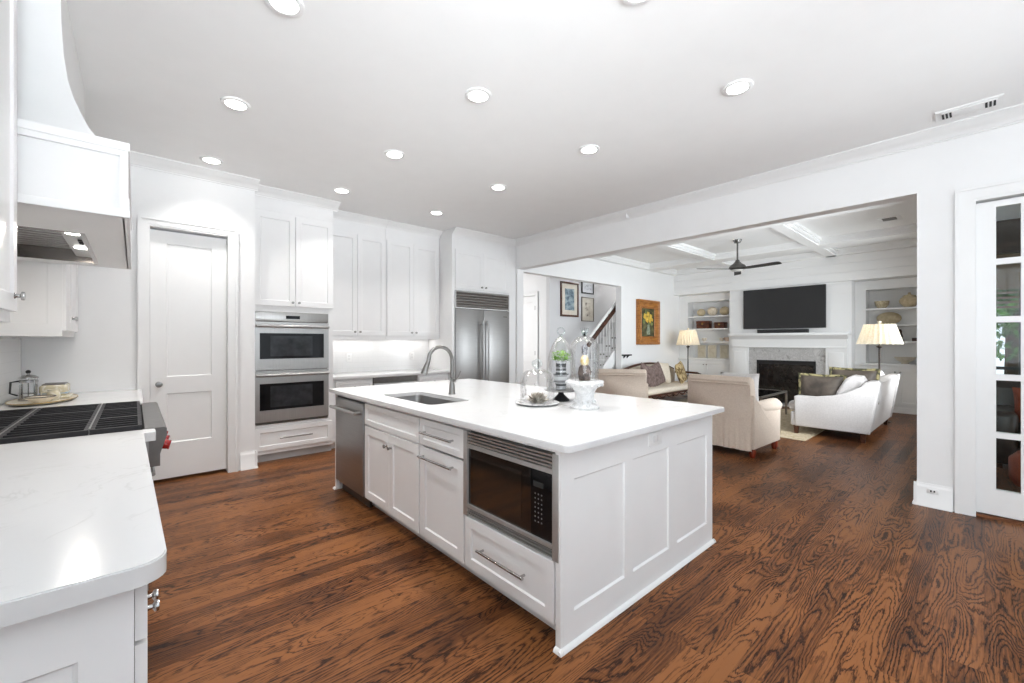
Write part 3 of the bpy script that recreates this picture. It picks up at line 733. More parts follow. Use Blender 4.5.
for i in range(8):
    y = Y0+.075+i*.152
    mb = MB(); mb.lathe([(0, 0), (.030, 0), (.030, .006), (.025, .009), (.0245, .030), (.021, .034), (0, .035)], (0, 0, 0), 18, 'x')
    mb.box(.033, -.006, -.024, .042, .006, .024, .002)
    bmesh.ops.rotate(mb.bm, cent=(0, 0, 0), matrix=Matrix.Rotation(radians(16), 3, 'Y'), verts=mb.bm.verts)
    bmesh.ops.translate(mb.bm, vec=(.104, y, .828), verts=mb.bm.verts)
    mb.build('knob', RED, t)
    mb = MB(); mb.lathe([(0, 0), (.036, 0), (.036, .006), (0, .006)], (0, 0, 0), 18, 'x')
    bmesh.ops.rotate(mb.bm, cent=(0, 0, 0), matrix=Matrix.Rotation(radians(16), 3, 'Y'), verts=mb.bm.verts)
    bmesh.ops.translate(mb.bm, vec=(.101, y, .829), verts=mb.bm.verts)
    mb.build('knob_bezel', STEEL, t)
for i in range(3):
    y0 = Y0+.02+i*.395; y1 = y0+.385
    for j, (x0, x1) in enumerate(((-.65, -.46), (-.455, -.165), (-.16, .03))):
        mb = MB(); r = .008
        for y in (y0+.005, y1-.005): mb.box(x0, y-r, .917, x1, y+r, .945)
        for x in (x0+r, x1-r): mb.box(x-r, y0, .925, x+r, y1, .945)
        n = 5
        for k in range(1, n): 
            y = y0+(y1-y0)*k/n; mb.box(x0, y-.005, .930, x1, y+.005, .946)
        mb.build('grate', IRON, t)
        cx, cy = (x0+x1)/2, (y0+y1)/2
        mb = MB(); mb.lathe([(0, .915), (.045, .915), (.045, .922), (.03, .924), (.03, .928), (0, .929)], (cx, cy, 0), 18); mb.build('burner', IRON, t)
for x in (-.4575, -.1625):
    mb = MB(); mb.box(x-.003, Y0+.05, .917, x+.003, Y1-.05, .9475); mb.build('divider', NICKEL, t)
mb = MB()
for y in (Y0+.05, Y1-.05):
    for x in (-.6, 0): mb.lathe([(0, 0), (.02, 0), (.02, .10), (0, .10)], (x, y, 0), 10)
mb.build('foot', DKSTEEL, t)
struct('trim_11', MB().box(-.699, 1.1, ZC+.001, -.692, 5.265, 1.395), TILE)
# hood
HX = -.014; HY0, HY1 = 2.565, 4.395; HB = 1.925
t = thing('range_hood', 'large white plaster-curved range hood above the gas range with steel insert', 'range hood', (-.35, 3.45, HB))
mb = MB()
yi0, yi1, xi0, xi1 = 3.09, 4.21, -.60, -.19
# lower box as a ring round the insert
mb.box(-.698, HY0+.02, HB, xi0, HY1-.02, 2.24); mb.box(xi1, HY0+.02, HB, HX-.02, HY1-.02, 2.24)
mb.box(xi0, HY0+.02, HB, xi1, yi0, 2.24); mb.box(xi0, yi1, HB, xi1, HY1-.02, 2.24); mb.box(xi0, yi0, 2.10, xi1, yi1, 2.24)
mb.build('body', CAB, t)
mb = MB()   # framed side faces and front, top cap and bottom band
for (z0, z1, o) in ((HB, HB+.035, 0), (2.225, 2.262, 0)):
    mb.box(-.698, HY0+o, z0, HX, HY0+.03, z1, .004); mb.box(-.698, HY1-.03, z0, HX, HY1-o, z1, .004); mb.box(HX-.03, HY0+.03, z0, HX, HY1-.03, z1, .004)
mb.box(-.698, HY0+.004, 2.235, HX-.004, HY1-.004, 2.258)
for y0, y1 in ((HY0+.006, HY0+.021), (HY1-.021, HY1-.006)):
    mb.box(HX-.034, y0, HB+.03, HX-.006, y1, 2.23); mb.box(-.698, y0, HB+.03, -.66, y1, 2.23); mb.box(-.66, y0, 2.20, HX-.034, y1, 2.23)
for y0 in (HY0+.02, HY0+.85, HY1-.07): mb.box(HX-.021, y0, HB+.03, HX-.006, y0+.05, 2.23)
mb.build('panel_frame', CAB, t)
# flared plaster chimney: concave sides and front
prof = [(2.255, 0.0), (2.28, .087), (2.35, .128), (2.424, .158), (2.50, .184), (2.58, .203), (2.70, .218), (2.85, .226), (CZ-.002, .230)]
mb = MB(); R = []
for z, o in prof:
    oy = o*1.15
    R.append([mb.v(p) for p in ((-.698, HY0+.03+oy, z), (HX-.012-o, HY0+.03+oy, z), (HX-.012-o, HY1-.03-oy, z), (-.698, HY1-.03-oy, z))])
for A, B in zip(R, R[1:]):
    for k in range(4): mb.bm.faces.new((A[k], A[(k+1) % 4], B[(k+1) % 4], B[k]))
mb.bm.faces.new(R[0]); mb.bm.faces.new(R[-1]); mb.build('chimney', CAB, t, smooth=30)
HOODST = mat('hood_insert_steel', (.30, .27, .25), .22, 1, .1, 6)
mb = MB()
mb.box(xi0, yi0, HB+.02, xi0+.015, yi1, 2.09); mb.box(xi1-.015, yi0, HB+.02, xi1, yi1, 2.09); mb.box(xi0+.015, yi0, HB+.02, xi1-.015, yi0+.015, 2.09)
mb.box(xi0+.015, yi1-.015, HB+.02, xi1-.015, yi1, 2.09); mb.box(xi0+.015, yi0+.015, 2.07, xi1-.015, yi1-.015, 2.09)
mb.box(xi0, yi0, HB-.002, xi1, yi0+.02, HB+.02); mb.box(xi0, yi1-.02, HB-.002, xi1, yi1, HB+.02); mb.box(xi0, yi0+.02, HB-.002, xi0+.02, yi1-.02, HB+.02); mb.box(xi1-.02, yi0+.02, HB-.002, xi1, yi1-.02, HB+.02)
ins = mb.build('insert', HOODST, t)
mb = MB(); mb.box(-.30, yi0+.02, HB+.035, xi1-.016, yi1-.02, HB+.05, .004); mb.build('control_shelf', STEELH, ins)
mb = MB()
for k in range(14):
    y = yi0+.05+k*(yi1-yi0-.1)/13; mb.box(xi0+.02, y-.02, HB+.08, -.31, y+.02, HB+.105)
mb.build('baffle_filter', STEELH, ins)
for y in (3.30, 3.78):
    mb = MB(); mb.lathe([(0, -.004), (.034, -.004), (.038, .004), (0, .004)], (-.245, y, HB+.033), 18); mb.build('lamp', LAMPLENS, ins)
    area('hood_bulb', (-.245+.35, y-3.45, .020), (0, 0, 0), .05, .05, 1.6, (1, .93, .84), t, 'DISK')
mb = MB()
for y in (3.50, 3.55, 3.60): mb.lathe([(0, -.012), (.009, -.012), (.010, 0), (0, 0)], (-.235, y, HB+.036), 12)
mb.build('button', BLACK, ins)
# wall cabinets either side of the hood
def hood_cab(label, y0, y1, xf, doors, zb=1.44, zt=CZ-.003, mould=False):
    t = thing('wall_cabinet', label, 'cabinet', ((-.7+xf)/2, (y0+y1)/2, zb), 'wall cabinets on the range wall')
    mb = MB(); mb.box(-.698, y0, zb, xf, y1, zt); mb.build('carcase', CAB, t)
    mb = MB(); mb.box(-.698, y0, zb-.008, xf+.002, y1, zb+.0, .002); mb.build('bottom_rail', CAB, t)
    for a, b_, ku in doors:
        T = FPX(xf, a, zb+.035); d = door(T, b_-a, 2.87-zb-.035, 'door', CAB, t, rail=.065); knob(T, ku, .06 if not mould else .10, .02, d, CHROME, .017)
    return t
t = hood_cab('tall white wall cabinet cut off by the left edge of the photo', 1.50, 2.555, -.365, ((1.505, 2.02, .465), (2.03, 2.548, .468)), zb=1.452)
t = hood_cab('white wall cabinet beyond the hood beside the pantry wall', 4.41, 5.262, -.385, ((4.415, 4.83, .38), (4.836, 5.258, .04)), zb=1.415, mould=True)
mb = MB(); mb.T = FY(-.698, 4.41, 1.445); mb.panelled(.313, 1.42, .008, [(.06, .245)], [(.05, 1.35)], .005); mb.build('side_panel', CAB, t)

# tray with coffee press, jug, bowls
TZ = ZC
t = thing('serving_tray', 'oval gilt-edged cream tray on the counter beyond the range', 'tray', (-.50, 4.66, TZ))
oval = lambda a, h: 1
def ovalT(cx, cy, a, b_, rot=0):
    return lambda p: Vector((cx+p.x*a*cos(rot)-p.y*b_*sin(rot), cy+p.x*a*sin(rot)+p.y*b_*cos(rot), p.z))
mb = MB(); mb.T = ovalT(-.50, 4.66, .17, .34, radians(-6)); mb.lathe([(0, TZ+.001), (.85, TZ+.001), (1.0, TZ+.016), (.98, TZ+.018), (.84, TZ+.008), (0, TZ+.008)], (0, 0, 0), 36)
mb.build('dish', mat('cream_glaze', lin(226, 218, 200), .3), t)
mb = MB(); mb.T = ovalT(-.50, 4.66, .17, .34, radians(-6)); mb.lathe([(1.0, TZ+.015), (1.015, TZ+.018), (1.0, TZ+.021), (.975, TZ+.018), (1.0, TZ+.015)], (0, 0, 0), 36)
mb.build('gilt_rim', mat('gilt', (.42, .28, .09), .35, .8), t)
px, py = -.585, 4.72; pz = TZ+.0085
t = thing('coffee_press', 'glass coffee press with chrome frame and black knob on the tray', 'coffee press', (px, py, pz))
mb = MB(); mb.lathe([(.046, .02), (.048, .02), (.048, .165), (.046, .165), (.046, .02)], (px, py, pz), 24); mb.build('beaker', GLASS, t)
mb = MB(); mb.lathe([(0, 0), (.052, 0), (.052, .022), (0, .022)], (px, py, pz), 24)
mb.lathe([(.0475, .135), (.051, .135), (.051, .150), (.0475, .150), (.0475, .135)], (px, py, pz), 24)
for k in range(4):
    a = pi/4+k*pi/2; mb.box(px+.049*cos(a)-.004, py+.049*sin(a)-.004, pz+.02, px+.049*cos(a)+.004, py+.049*sin(a)+.004, pz+.15)
mb.build('frame', CHROME, t)
mb = MB(); mb.lathe([(0, .165), (.053, .165), (.053, .172), (.035, .186), (.008, .192), (.008, .20), (0, .20)], (px, py, pz), 24); mb.build('lid', CHROME, t)
mb = MB(); mb.ball((px, py, pz+.212), .014); mb.build('lid_knob', BLACK, t)
mb = MB(); mb.tube([(px, py, pz+.024), (px, py, pz+.165)], .003, 8); mb.lathe([(0, .05), (.044, .05), (.044, .056), (0, .056)], (px, py, pz), 20); mb.build('plunger', CHROME, t)
mb = MB(); mb.tube([(px-.05, py-.01, pz+.145), (px-.082, py-.02, pz+.14), (px-.086, py-.02, pz+.06), (px-.05, py-.01, pz+.04)], .006, 8); mb.build('handle', BLACK, t)
bx, by = -.50, 4.50
t = thing('painted_bowl', 'shallow cream stoneware bowl on the tray in front of the coffee press', 'bowl', (bx, by, pz))
MB().lathe([(0, 0), (.035, 0), (.075, .035), (.078, .042), (.070, .038), (.03, .008), (0, .008)], (bx, by, pz), 24).build('bowl_body', CREAM, t)
MB().lathe([(.077, .039), (.0795, .043), (.077, .046), (.074, .043), (.077, .039)], (bx, by, pz), 24).build('rim', BLACK, t)
jx, jy = -.46, 4.84
PAINTED = mat2('painted_floral_ceramic', lin(206, 196, 168), lin(228, 224, 214), .25, 26, lo=.45, hi=.6)
t = thing('butter_dish', 'rectangular painted ceramic lidded dish on the right end of the tray', 'dish', (jx, jy, pz))
MB().box(jx-.09, jy-.13, pz, jx+.09, jy+.13, pz+.02, .01).build('base', PAINTED, t)
MB().box(jx-.075, jy-.115, pz+.02, jx+.075, jy+.115, pz+.105, .02, 4).build('lid', PAINTED, t)
MB().box(jx-.0765, jy-.1165, pz+.032, jx+.0765, jy+.1165, pz+.05, .012).build('blue_band', mat('pale_blue_glaze', lin(150, 176, 200), .3), t)
MB().box(jx-.062, jy-.10, pz+.103, jx+.062, jy+.10, pz+.110, .003).build('dark_edge', mat('dark_glaze', lin(60, 56, 56), .3), t)
cx, cy = -.45, 4.635
t = thing('painted_jug', 'small cream painted jug between the coffee press and the butter dish', 'jug', (cx, cy, pz))
MB().lathe([(0, 0), (.026, 0), (.040, .025), (.036, .05), (.028, .068), (.032, .08), (.028, .078), (.024, .066), (.03, .03), (0, .01)], (cx, cy, pz), 20).build('jug_body', PAINTED, t)
mb = MB(); mb.tube([(cx-.03, cy-.015, pz+.066), (cx-.058, cy-.03, pz+.06), (cx-.06, cy-.03, pz+.035), (cx-.036, cy-.018, pz+.02)], .005, 8); mb.build('handle', PAINTED, t)

# ================================================================== ISLAND
IX0, IX1, IY0, IY1 = 1.415, 2.945, 1.24, 4.03
t = thing('kitchen_island', 'white island frame with three-panel end and shoe molding on the oak floor', 'island', (2.18, 2.63, 0))
mb = MB(); mb.T = FY(IX0, IY0+.03, 0)
mb.panelled(IX1-IX0, 0.894, .03, [(.072, .478), (.553, .935), (1.033, 1.447)], [(.15, .748)], .010)
mb.build('end_panel', CAB, t)
MB().box(IX0-.02, IY1-.03, 0, IX1, IY1, .894).build('far_end_panel', CAB, t)
mb = MB(); mb.T = lambda p: Vector((IX1-.03+p.y, IY0+.03+p.x, p.z)); mb.panelled(IY1-IY0-.06, .894, .03, [(.07, .62), (.75, 1.30), (1.43, 1.98), (2.11, 2.66)], [(.15, .748)], .010); mb.build('back_panel', CAB, t)
mb = MB(); mb.box(IX0-.02, IY0+.0005, 0, IX0, IY0+.03, .894); mb.box(IX0+.075, IY0+.03, 0, IX0+.10, IY1-.03, .09); mb.box(IX0-.018, IY0+.03, .876, IX0+.02, IY1-.03, .894); mb.build('face_frame', CAB, t)
SH = [(0, 0), (.018, 0), (.016, .008), (.010, .015), (0, .019)]
mb = MB(); mb.prism([(IY0-d, h) for d, h in SH], 'x', IX0-.037, IX1+.018); mb.prism([(IX0-.02-d, h) for d, h in SH], 'y', IY0-.018, IY0+.03)
mb.prism([(IX1+d, h) for d, h in SH], 'y', IY0-.018, IY1+.018); mb.prism([(IX0-.02-d, h) for d, h in SH], 'y', IY1-.03, IY1+.018)
mb.build('shoe_molding', TRIM, t)
hole = rrect(1.545, 2.585, 1.90, 3.365, (.05,)*4)
tag(counter_slab(rrect(1.365, 1.172, 3.0, 4.13, (.03,)*4), .895, ZC, hole[::-1]).build('countertop', QUARTZ), 'large white quartz slab on the island, cut out for the sink', 'countertop')
t = thing('sink', 'undermounted stainless sink set in the island counter', 'sink', (1.72, 2.975, .68))
mb = MB()
O = rrect(1.535, 2.575, 1.91, 3.375, (.055,)*4); I = rrect(1.56, 2.60, 1.885, 3.35, (.06,)*4)
lv = [(O, .8945), (rrect(1.545, 2.585, 1.90, 3.365, (.05,)*4), .894), (I, .72), (rrect(1.60, 2.64, 1.845, 3.31, (.05,)*4), .70)]
R = [[mb.bm.verts.new((x, y, z)) for x, y in P] for P, z in lv]
for A, B in zip(R, R[1:]):
    n = len(A)
    for k in range(n): mb.bm.faces.new((A[k], A[(k+1) % n], B[(k+1) % n], B[k]))
mb.bm.faces.new(R[-1])
bas = mb.build('basin', STEEL, t)
MB().lathe([(0, .7005), (.045, .7005), (.048, .704), (.03, .706), (0, .703)], (1.72, 2.975, 0), 20).build('drain', CHROME, t)
# faucet
fx, fy = 2.0, 2.997
t = thing('faucet', 'arched brushed nickel pull-down faucet behind the island sink', 'faucet', (fx, fy, ZC))
MB().lathe([(0, 0), (.030, 0), (.030, .006), (.026, .012), (.023, .06), (.017, .12), (.015, .135), (.018, .14), (.018, .152), (.013, .156), (0, .156)], (fx, fy, ZC), 20).build('base', NICKEL, t)
P = [(fx, fy, ZC+.15), (fx, fy, ZC+.285)]+[(fx-.115+.115*cos(a), fy, ZC+.285+.115*sin(a)) for a in [pi*k/12 for k in range(1, 11)]]
P += [(fx-.115-.115*cos(radians(12)), fy, ZC+.285+.115*sin(radians(12))-.02)]
MB().tube(P, .0155, 12).build('gooseneck', NICKEL, t)
e = Vector(P[-1]); d = (e-Vector(P[-3])).normalized()
mb = MB(); mb.tube([e, e+d*.03, e+d*.04, e+d*.10, e+d*.115], [.017, .019, .020, .028, .026], 14); mb.build('spray_head', NICKEL, t)
mb = MB(); mb.tube([(fx, fy, ZC+.115), (fx+.01, fy-.035, ZC+.118)], .014, 12); mb.tube([(fx+.01, fy-.035, ZC+.118), (fx+.03, fy-.055, ZC+.15), (fx+.045, fy-.065, ZC+.20)], [.008, .007, .006], 8); mb.build('lever', NICKEL, t)
# units, each a carcase with its fronts
XF = IX0
def unit(name, label, cat, y0, y1, z0=.095, z1=.86):
    t = thing(name, label, cat, (1.7, (y0+y1)/2, z0))
    return t
t = unit('dishwasher', 'stainless dishwasher with tubular handle at the far end of the island', 'dishwasher', 3.36, 3.99, 0)
MB().box(XF+.01, 3.372, .10, 1.98, 3.985, .87).build('body', DKSTEEL, t)
mb = MB(); mb.box(XF-.03, 3.372, .105, XF+.01, 3.985, .858, .003); d = mb.build('door', STEEL, t)
MB().box(XF-.012, 3.372, .858, XF+.01, 3.985, .872).build('control_strip', BLACK, d)
mb = MB(); mb.tube([(XF-.085, 3.40, 0.782), (XF-.085, 3.96, 0.782)], .0135, 12)
for y in (3.43, 3.93): mb.tube([(XF-.03, y, 0.782), (XF-.085, y, 0.782)], [.014, .010], 10)
mb.build('handle', STEELH, d)
MB().box(XF+.03, 3.372, 0, XF+.05, 3.985, .10).build('kick_plate', DKSTEEL, t)
def carcase(t, y0, y1, z0, z1):
    mb = MB(); x1 = 2.05
    mb.box(XF, y0, z0, x1, y0+.018, z1); mb.box(XF, y1-.018, z0, x1, y1, z1); mb.box(XF, y0+.018, z0, x1, y1-.018, z0+.018); mb.box(x1-.012, y0+.018, z0+.018, x1, y1-.018, z1)
    return mb.build('carcase', CAB, t)
t = unit('sink_cabinet', 'white island sink cabinet with false front above two knobbed doors', 'cabinet', 2.475, 3.36)
carcase(t, 2.474, 3.362, .095, .66)
mb = MB(); mb.box(XF, 2.474, .66, XF+.018, 3.362, .872); mb.build('front_rail', CAB, t)
door(FX(XF, 2.482, .70), .872, .168, 'false_front', CAB, t, rail=.038)
for k, (a, b_) in enumerate(((2.482, 2.9165), (2.9195, 3.354))):
    d = door(FX(XF, a, .105), b_-a, .582, 'door', CAB, t); knob(FX(XF, a, .105), (b_-a-.035) if k == 0 else .035, .49, .02, d)
t = unit('drawer_cabinet', 'white narrow island cabinet with drawer over pull-out door', 'cabinet', 1.968, 2.474)
carcase(t, 1.968, 2.472, .095, .872)
d = door(FX(XF, 1.975, .70), .49, .168, 'drawer', CAB, t, rail=.038); bar(FX(XF, 1.975, .70), .085, .44, .088, .02, d, CHROME)
d = door(FX(XF, 1.975, .105), .49, .582, 'pull_out_door', CAB, t); bar(FX(XF, 1.975, .105), .085, .46, .525, .02, d, CHROME)
t = unit('microwave_cabinet', 'white island corner cabinet with wide drawer under the microwave', 'cabinet', 1.275, 1.966)
mb = MB(); mb.box(XF, 1.272, .095, 2.0, 1.290, .872); mb.box(XF, 1.948, .095, 2.0, 1.966, .872); mb.box(XF, 1.290, .095, 2.0, 1.948, .113); mb.box(XF, 1.290, .373, 2.0, 1.948, .39); mb.box(1.98, 1.29, .39, 2.0, 1.948, .872)
mb.build('carcase', CAB, t)
d = door(FX(XF, 1.281, .105), .678, .280, 'drawer', CAB, t, rail=.055); bar(FX(XF, 1.281, .105), .17, .53, .145, .02, d, CHROME)
t = unit('microwave', 'built-in microwave with black glass door and steel louvred trim in the island', 'microwave', 1.29, 1.95, .393)
MB().box(XF+.01, 1.293, .395, 1.90, 1.945, .864).build('body', DKSTEEL, t)
mb = MB(); x0 = XF-.022
mb.box(x0, 1.252, .390, XF-.001, 1.290, .868, .002); mb.box(x0, 1.936, .390, XF-.001, 1.974, .868, .002)
mb.box(x0, 1.290, .775, XF+.01, 1.936, .797); mb.box(x0, 1.290, .440, XF+.01, 1.936, .458)
for i in range(4):
    z = .800+i*.0168; mb.prism([(x0+.004, z+.003), (XF+.01, z+.001), (XF+.01, z+.010), (x0, z+.012)], 'y', 1.290, 1.936)
for i in range(3):
    z = .395+i*.0148; mb.prism([(x0+.004, z+.003), (XF+.01, z+.001), (XF+.01, z+.008), (x0, z+.010)], 'y', 1.290, 1.936)
mb.build('trim_kit', mat('satin_trim_steel', (.46, .45, .44), .42, .55, .05, 20), t)
MWG = mat('microwave_black_glass', (.012, .010, .009), .05, 0, .2, 8, spec=1.0)
d = MB().box(XF-.010, 1.437, .458, XF+.01, 1.936, .775).build('door', MWG, t)
MB().box(XF-.0115, 1.50, .50, XF-.0095, 1.885, .735).build('window', mat('microwave_window', (.020, .015, .012), .05, 0, .2, 60, spec=1.0), d)
p_ = MB().box(XF-.010, 1.290, .458, XF+.01, 1.435, .775).build('control_panel', BLKGLASS, t)
MB().box(XF-.0108, 1.355, .69, XF-.0096, 1.42, .715).build('display', mat('microwave_display', (.03, .033, .033), .2), p_)
BTN = mat('button_print', (.14, .14, .14), .5)
for r in range(7):
    for c in range(3):
        MB().box(XF-.0108, 1.362+c*.021, .525+r*.0215, XF-.0096, 1.369+c*.021, .5315+r*.0215).build('button', BTN, p_)
t = thing('wall_outlet', 'white double outlet plate on the near end panel of the island', 'outlet', (2.19, IY0, .79))
MB().box(2.125, IY0-.006, .785, 2.255, IY0+.001, .86, .002).build('plate', TRIM, t)
mb = MB()
for x in (2.165, 2.195): mb.box(x-.001, IY0-.0075, .805, x+.020, IY0-.005, .84, .001)
mb.build('receptacle', MATS['outlet_plastic'], t)

# ------------------------------------------------------------------ cloches on the island
def shell(prof, th=.0025):
    """closed thin-walled lathe profile from an outer outline (r, z)"""
    return prof+[(max(r-th, 0), z-(th if r < .02 else 0)) for r, z in prof[::-1]]
CX, CY = 2.133, 2.117
pl = MB().lathe([(0, .006), (.085, .006), (.095, 0), (.110, 0), (.150, .010), (.157, .016), (.150, .019), (.115, .013), (0, .013)], (CX, CY, ZC), 40).build('plate', GREYPLATE)
tag(pl, 'round mottled grey plate under the short glass cloche on the island', 'plate')
z0 = ZC+.0135
t = thing('glass_cloche', 'short clear glass cloche with ball knob on a mottled grey plate', 'cloche', (CX, CY, z0))
MB().lathe([(.122, 0), (.122, .135), (.117, .172), (.102, .205), (.075, .227), (.042, .236), (.014, .238), (.014, .234), (.042, .2325), (.073, .2235), (.0995, .2025), (.114, .171), (.119, .135), (.119, 0), (.122, 0)], (CX, CY, z0), 40).build('dome', GLASS, t)
mb = MB(); mb.lathe([(0, .236), (.014, .236), (.012, .241), (.02, .244), (.034, .256), (.040, .274), (.034, .292), (.018, .303), (.010, .306), (0, .307)], (CX, CY, z0), 20); mb.build('knob', glass('knob_glass', (.90, .92, .92), 1), t)
def rosette(c, n, r, name, m, label, cat, size):
    mb = MB(); c = Vector(c)
    for lay, (tilt, k, sc) in enumerate(((8, 11, 1.0), (28, 10, .95), (48, 8, .85), (68, 6, .7), (86, 3, .55))):
        for i in range(k):
            a = 2*pi*(i+lay*.5)/k; L = r*sc; e = radians(tilt); dv = Vector((cos(a)*cos(e), sin(a)*cos(e), sin(e))); sd = Vector((-sin(a), cos(a), 0)); up = dv.cross(sd)*-1
            b0 = c+Vector((0, 0, size*.16)); pts = []
            for tt, w in ((0, .18), (.35, .30), (.7, .34), (.9, .2), (1, .02)):
                q = b0+dv*L*tt+up*(L*.10*sin(tt*pi))
                pts.append([mb.v(q+sd*w*L*.5), mb.v(q+up*w*L*.22), mb.v(q-sd*w*L*.5), mb.v(q-up*w*L*.22)])
            for A, B in zip(pts, pts[1:]):
                for j in range(4): mb.bm.faces.new((A[j], A[(j+1) % 4], B[(j+1) % 4], B[j]))
            mb.bm.faces.new(pts[0]); mb.bm.faces.new(pts[-1])
    mb.lathe([(0, 0), (r*.5, 0), (r*.55, size*.12), (r*.3, size*.22), (0, size*.24)], c, 12)
    return tag(mb.build(name, m), label, cat)
rosette((CX-.004, CY-.01, z0), 30, .086, 'succulent', SUCC, 'grey brown succulent rosette under the short glass cloche', 'plant', .10)
# footed stand with pointed cloche and small plant
SX, SY = 2.40, 2.13
t = thing('cake_stand', 'dark metal footed stand beneath the pointed glass cloche on the island', 'stand', (SX, SY, ZC))
mb = MB(); mb.lathe([(0, 0), (.062, 0), (.064, .010), (.050, .022), (.022, .05), (.018, .062), (.028, .070), (.045, .074), (0, .0745)], (SX, SY, ZC), 28); mb.build('foot', IRON, t)
MB().lathe([(0, .0745), (.12, .0745), (.128, .079), (.124, .083), (0, .083)], (SX, SY, ZC), 36).build('top_plate', mat('pewter', (.20, .20, .20), .3, .9, .15, 20), t)
z1 = ZC+.0835
t = thing('glass_cloche', 'tall pointed glass cloche with ring finial on dark footed stand', 'cloche', (SX, SY, z1))
og = [(.108, 0), (.108, .10), (.106, .17), (.098, .235), (.082, .295), (.060, .345), (.034, .385), (.012, .405)]
MB().lathe(og+[(r-.003, z-(.0 if i else 0)) for i, (r, z) in list(enumerate(og))[::-1]]+[(.108, 0)], (SX, SY, z1), 36).build('dome', GLASS, t)
mb = MB(); mb.lathe([(0, .398), (.013, .398), (.012, .415), (0, .418)], (SX, SY, z1), 14)
mb.tube([(SX+.7454*.027*cos(a), SY-.6665*.027*cos(a), z1+.44+.027*sin(a)) for a in [2*pi*k/20 for k in range(20)]], .005, 8, closed=True); mb.build('ring_finial', glass('knob_glass'), t)
t = thing('potted_plant', 'small bushy green plant in striped silver pot under the pointed cloche', 'plant', (SX, SY, z1))
MB().lathe([(0, 0), (.035, 0), (.04, .006), (.036, .03), (.058, .06), (.058, .066), (.052, .068), (.054, .11), (.058, .112), (.058, .118), (.040, .12), (.038, .175), (.042, .215), (.038, .215), (.034, .175), (0, .17)], (SX, SY, z1), 24).build('pot', mat2('striped_silver_glaze', lin(70, 72, 74), lin(206, 208, 210), .25, 3, (.1, .1, 14), lo=.45, hi=.55), t)
mb = MB(); rnd = random.Random(3)
for i in range(170):
    a = rnd.uniform(0, 2*pi); ph = rnd.uniform(-.3, 1.4); rr = .058*rnd.uniform(.45, 1)
    p0 = Vector((SX+rr*1.35*cos(a)*cos(ph), SY+rr*1.35*sin(a)*cos(ph), z1+.235+rr*1.1*sin(ph)))
    d = Vector((rnd.gauss(0, 1), rnd.gauss(0, 1), rnd.gauss(.3, 1))).normalized(); s_ = d.orthogonal().normalized(); L = rnd.uniform(.016, .028); u_ = d.cross(s_)*.003
    A = mb.v(p0-d*L*.5); B = mb.v(p0+s_*L*.3+u_); C_ = mb.v(p0+d*L*.6); D = mb.v(p0-s_*L*.3+u_)
    mb.bm.faces.new((A, B, C_)); mb.bm.faces.new((A, C_, D))
for i in range(9):
    a = i*2*pi/9; mb.tube([(SX, SY, z1+.165), (SX+.02*cos(a), SY+.02*sin(a), z1+.21), (SX+.045*cos(a), SY+.045*sin(a), z1+.25)], .002, 5)
mb.build('foliage', LEAF, t)
# carved white pedestal with rounded cloche and figure
KX, KY = 2.248, 1.785
t = thing('pedestal', 'white carved stone pedestal carrying the tall round glass cloche', 'pedestal', (KX, KY, ZC))
mb = MB(); wob = lambda a, h: 1+.035*cos(8*a+h*30)
mb.lathe([(0, 0), (.092, 0), (.095, .012), (.080, .026), (.066, .04), (.060, .08), (.066, .112), (.085, .138), (.118, .158), (.127, .172), (.122, .184), (.10, .186), (0, .182)], (KX, KY, ZC), 64, wob=wob)
for k in range(12):
    a = 2*pi*k/12; mb.ball((KX+.112*cos(a), KY+.112*sin(a), ZC+.160), .014, 8, 6)
    mb.ball((KX+.068*cos(a), KY+.068*sin(a), ZC+.05), .010, 8, 6)
mb.build('column', STONE, t)
z2 = ZC+.1865
t = thing('glass_cloche', 'tall round glass cloche with leaf-shaped finial on white carved pedestal', 'cloche', (KX, KY, z2))
og = [(.094, 0), (.094, .205), (.088, .242), (.072, .270), (.048, .288), (.018, .296)]
MB().lathe(og+[(r-.003, z) for r, z in og[::-1]]+[(.094, 0)], (KX, KY, z2), 40).build('dome', GLASS, t)
mb = MB(); mb.lathe([(0, .292), (.02, .292), (.016, .305), (0, .31)], (KX, KY, z2), 14)
for k in range(5):
    a = 2*pi*k/5; mb.tube([(KX, KY, z2+.30), (KX+.018*cos(a), KY+.018*sin(a), z2+.325), (KX+.026*cos(a), KY+.026*sin(a), z2+.35)], [.009, .008, .002], 8)
mb.build('finial', glass('knob_glass'), t)
t = thing('figurine', 'small dark and cream figurine inside the tall round glass cloche', 'figurine', (KX, KY, z2))
MB().lathe([(0, 0), (.036, 0), (.040, .012), (.044, .05), (.038, .085), (.028, .10), (0, .10)], (KX, KY, z2), 20).build('base', mat2('carved_brown', lin(50, 42, 40), lin(128, 112, 104), .5, 30), t)
MB().lathe([(0, .10), (.022, .10), (.030, .125), (.026, .15), (.016, .165), (0, .166)], (KX, KY, z2), 18).build('figure', mat2('cream_porcelain', lin(206, 176, 96), lin(236, 226, 196), .3, 30), t)
MB().lathe([(0, .166), (.012, .166), (.020, .18), (.018, .20), (.022, .205), (.020, .225), (.008, .24), (0, .24)], (KX, KY, z2), 18).build('cap', mat2('pewter_cap', lin(70, 70, 74), lin(170, 170, 176), .35, 20), t)

